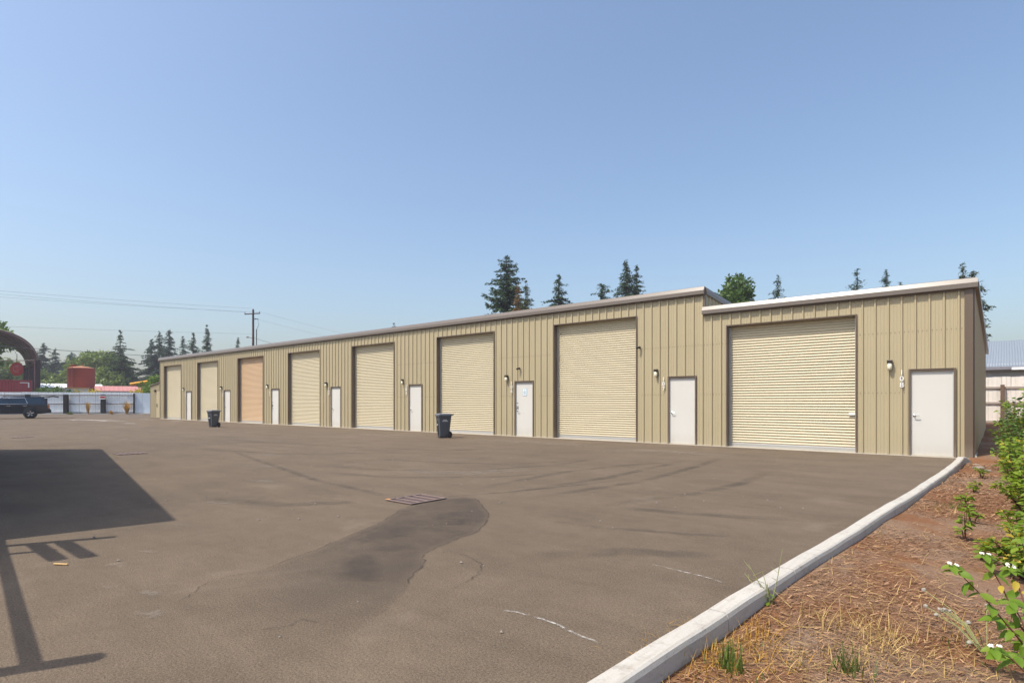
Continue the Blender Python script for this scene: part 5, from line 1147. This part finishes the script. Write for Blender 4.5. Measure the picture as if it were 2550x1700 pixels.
leafy_shrub((.32, 12.6), .55, 1.3, 1.10, 70, 30, 'large bright shrub near the building corner', 'leaf_shrub', 104, .095)
leafy_shrub((.42, 15.6), .62, 1.4, 1.45, 100, 36, 'dark leafed tall shrub in front of the wooden fence', 'leaf_mid', 105, .10, yellow=.01)
leafy_shrub((.40, 18.8), .70, 1.6, 1.75, 75, 32, 'tallest bright shrub rising against the wooden fence', 'leaf_shrub', 106, .11)
leafy_shrub((.02, 17.2), .22, .3, 2.05, 5, 34, 'single tall leafy shoot standing above the shrubs', 'leaf_mid', 107, .11, .25, 0.)
for (x, y, h_, sd, lb) in ((-.43, 9.9, .20, 111, 'small green sprig alone in the bare soil'), (-.30, 8.6, .26, 112, 'small sprig with yellowed lower leaves'), (-.32, 7.6, .30, 113, 'leafy sprig at the edge of the sprawling shrub'), (-.33, 13.6, .22, 114, 'low sprig by the pale stones near the corner'), (-.18, 6.9, .30, 115, 'tangled sprig leaning over the bark'), (-.36, 11.3, .16, 116, 'tiny sprig midway to the corner')):
    leafy_shrub((x, y), .10, .12, h_, 4, 12, lb, 'leaf_shrub', sd, .075, .2, .12)
# seed heads
dn = empty('dandelion_plant', (-.08, 4.25, tz(-.08, 4.25))); tag(dn, 'sprawling seeding dandelion with pale round puffs under the dogwood', 'weed'); rn = random.Random(3)
tuftm = None
for k in range(10):
    hx, hy, hz = rn.uniform(-.32, .02), rn.uniform(-.22, .32), rn.uniform(.10, .26); MB().tube([(0, 0, -.01), (hx*.5, hy*.5, hz*.75), (hx, hy, hz)], [.003, .0025, .002], 5, False).build('stalk', M['stem_green'], dn)
    bm = bmesh.new(); bmesh.ops.create_icosphere(bm, subdivisions=2, radius=rn.uniform(.010, .014))
    for v in bm.verts: v.co *= rn.uniform(.75, 1.1)
    me = bpy.data.meshes.new('seed_head'); bm.to_mesh(me); bm.free(); me.materials.append(M['seed_white']); link('seed_head', me, dn, (hx, hy, hz))
link('blades', bpy.data.objects['green_grass_tuft.002'].children[0].data, dn)
# branching dry weed against the kerb
dw = empty('kerb_weed', (-1.22, 4.12, 0)); tag(dw, 'thin branching dry weed with a few green leaves against the kerb', 'weed'); rn = random.Random(7)
for k, (tx, ty, tz_) in enumerate(((.06, .10, .42), (-.14, .02, .30), (-.05, .03, .26), (.02, -.10, .22), (-.20, .12, .20))):
    p = Vector((tx, ty, tz_)); MB().tube([(0, 0, -.02), tuple(p*.45+Vector((.01, .01, .02))), tuple(p)], [.0045, .0032, .0016], 5, False).build('stem', M['stem_green'], dw)
    for j in range(3): q = p*rn.uniform(.5, .9); e_ = q+Vector((rn.uniform(-.07, .07), rn.uniform(-.07, .07), rn.uniform(.02, .08))); MB().tube([tuple(q), tuple(e_)], [.002, .001], 4, False).build('twig', M['stem_green'], dw)
for k in range(7): link('leaf', LEAF[2], dw, (0, 0, .03+.02*k), (rn.uniform(-.3, .3), rn.uniform(-.3, .2), k*2.4), (.9,)*3)
# stones by the building corner
for k, (x, y, r_) in enumerate(((-.44, 15.9, .09), (-.28, 15.6, .06), (-.36, 15.2, .04), (-.5, 16.6, .05))):
    bm = bmesh.new(); bmesh.ops.create_icosphere(bm, subdivisions=2, radius=r_); rn = random.Random(k)
    for v in bm.verts: v.co = (v.co.x*1.3*rn.uniform(.85, 1.1), v.co.y*rn.uniform(.85, 1.1), v.co.z*.55*rn.uniform(.85, 1.1))
    me = bpy.data.meshes.new('stone'); bm.to_mesh(me); bm.free(); me.materials.append(M['pebble'])
    o = link('stone', me, None, (x, y, tz(x, y)+.01)); tag(o, ('largest pale flat stone half buried by the building corner', 'second largest flat stone beside the largest by the corner', 'smallest flat stone in the soil by the corner', 'small flat stone tight against the kerb end')[k], 'stone', 'stones by the building corner')

# ------------------------------------------------------------------ smoky summer haze
hz = MB().box(-420, 130, -70, 420, -1.2, 30).build('haze', None); tag(hz, kind='stuff')
hm_ = bpy.data.materials.new('haze_air'); hm_.use_nodes = True; nt = hm_.node_tree; nt.nodes.clear(); out = nt.nodes.new('ShaderNodeOutputMaterial'); pv_ = nt.nodes.new('ShaderNodeVolumePrincipled')
pv_.inputs['Color'].default_value = (.84, .84, .90, 1); pv_.inputs['Density'].default_value = .0007; pv_.inputs['Anisotropy'].default_value = .2; nt.links.new(pv_.outputs[0], out.inputs['Volume']); hz.data.materials.append(hm_)
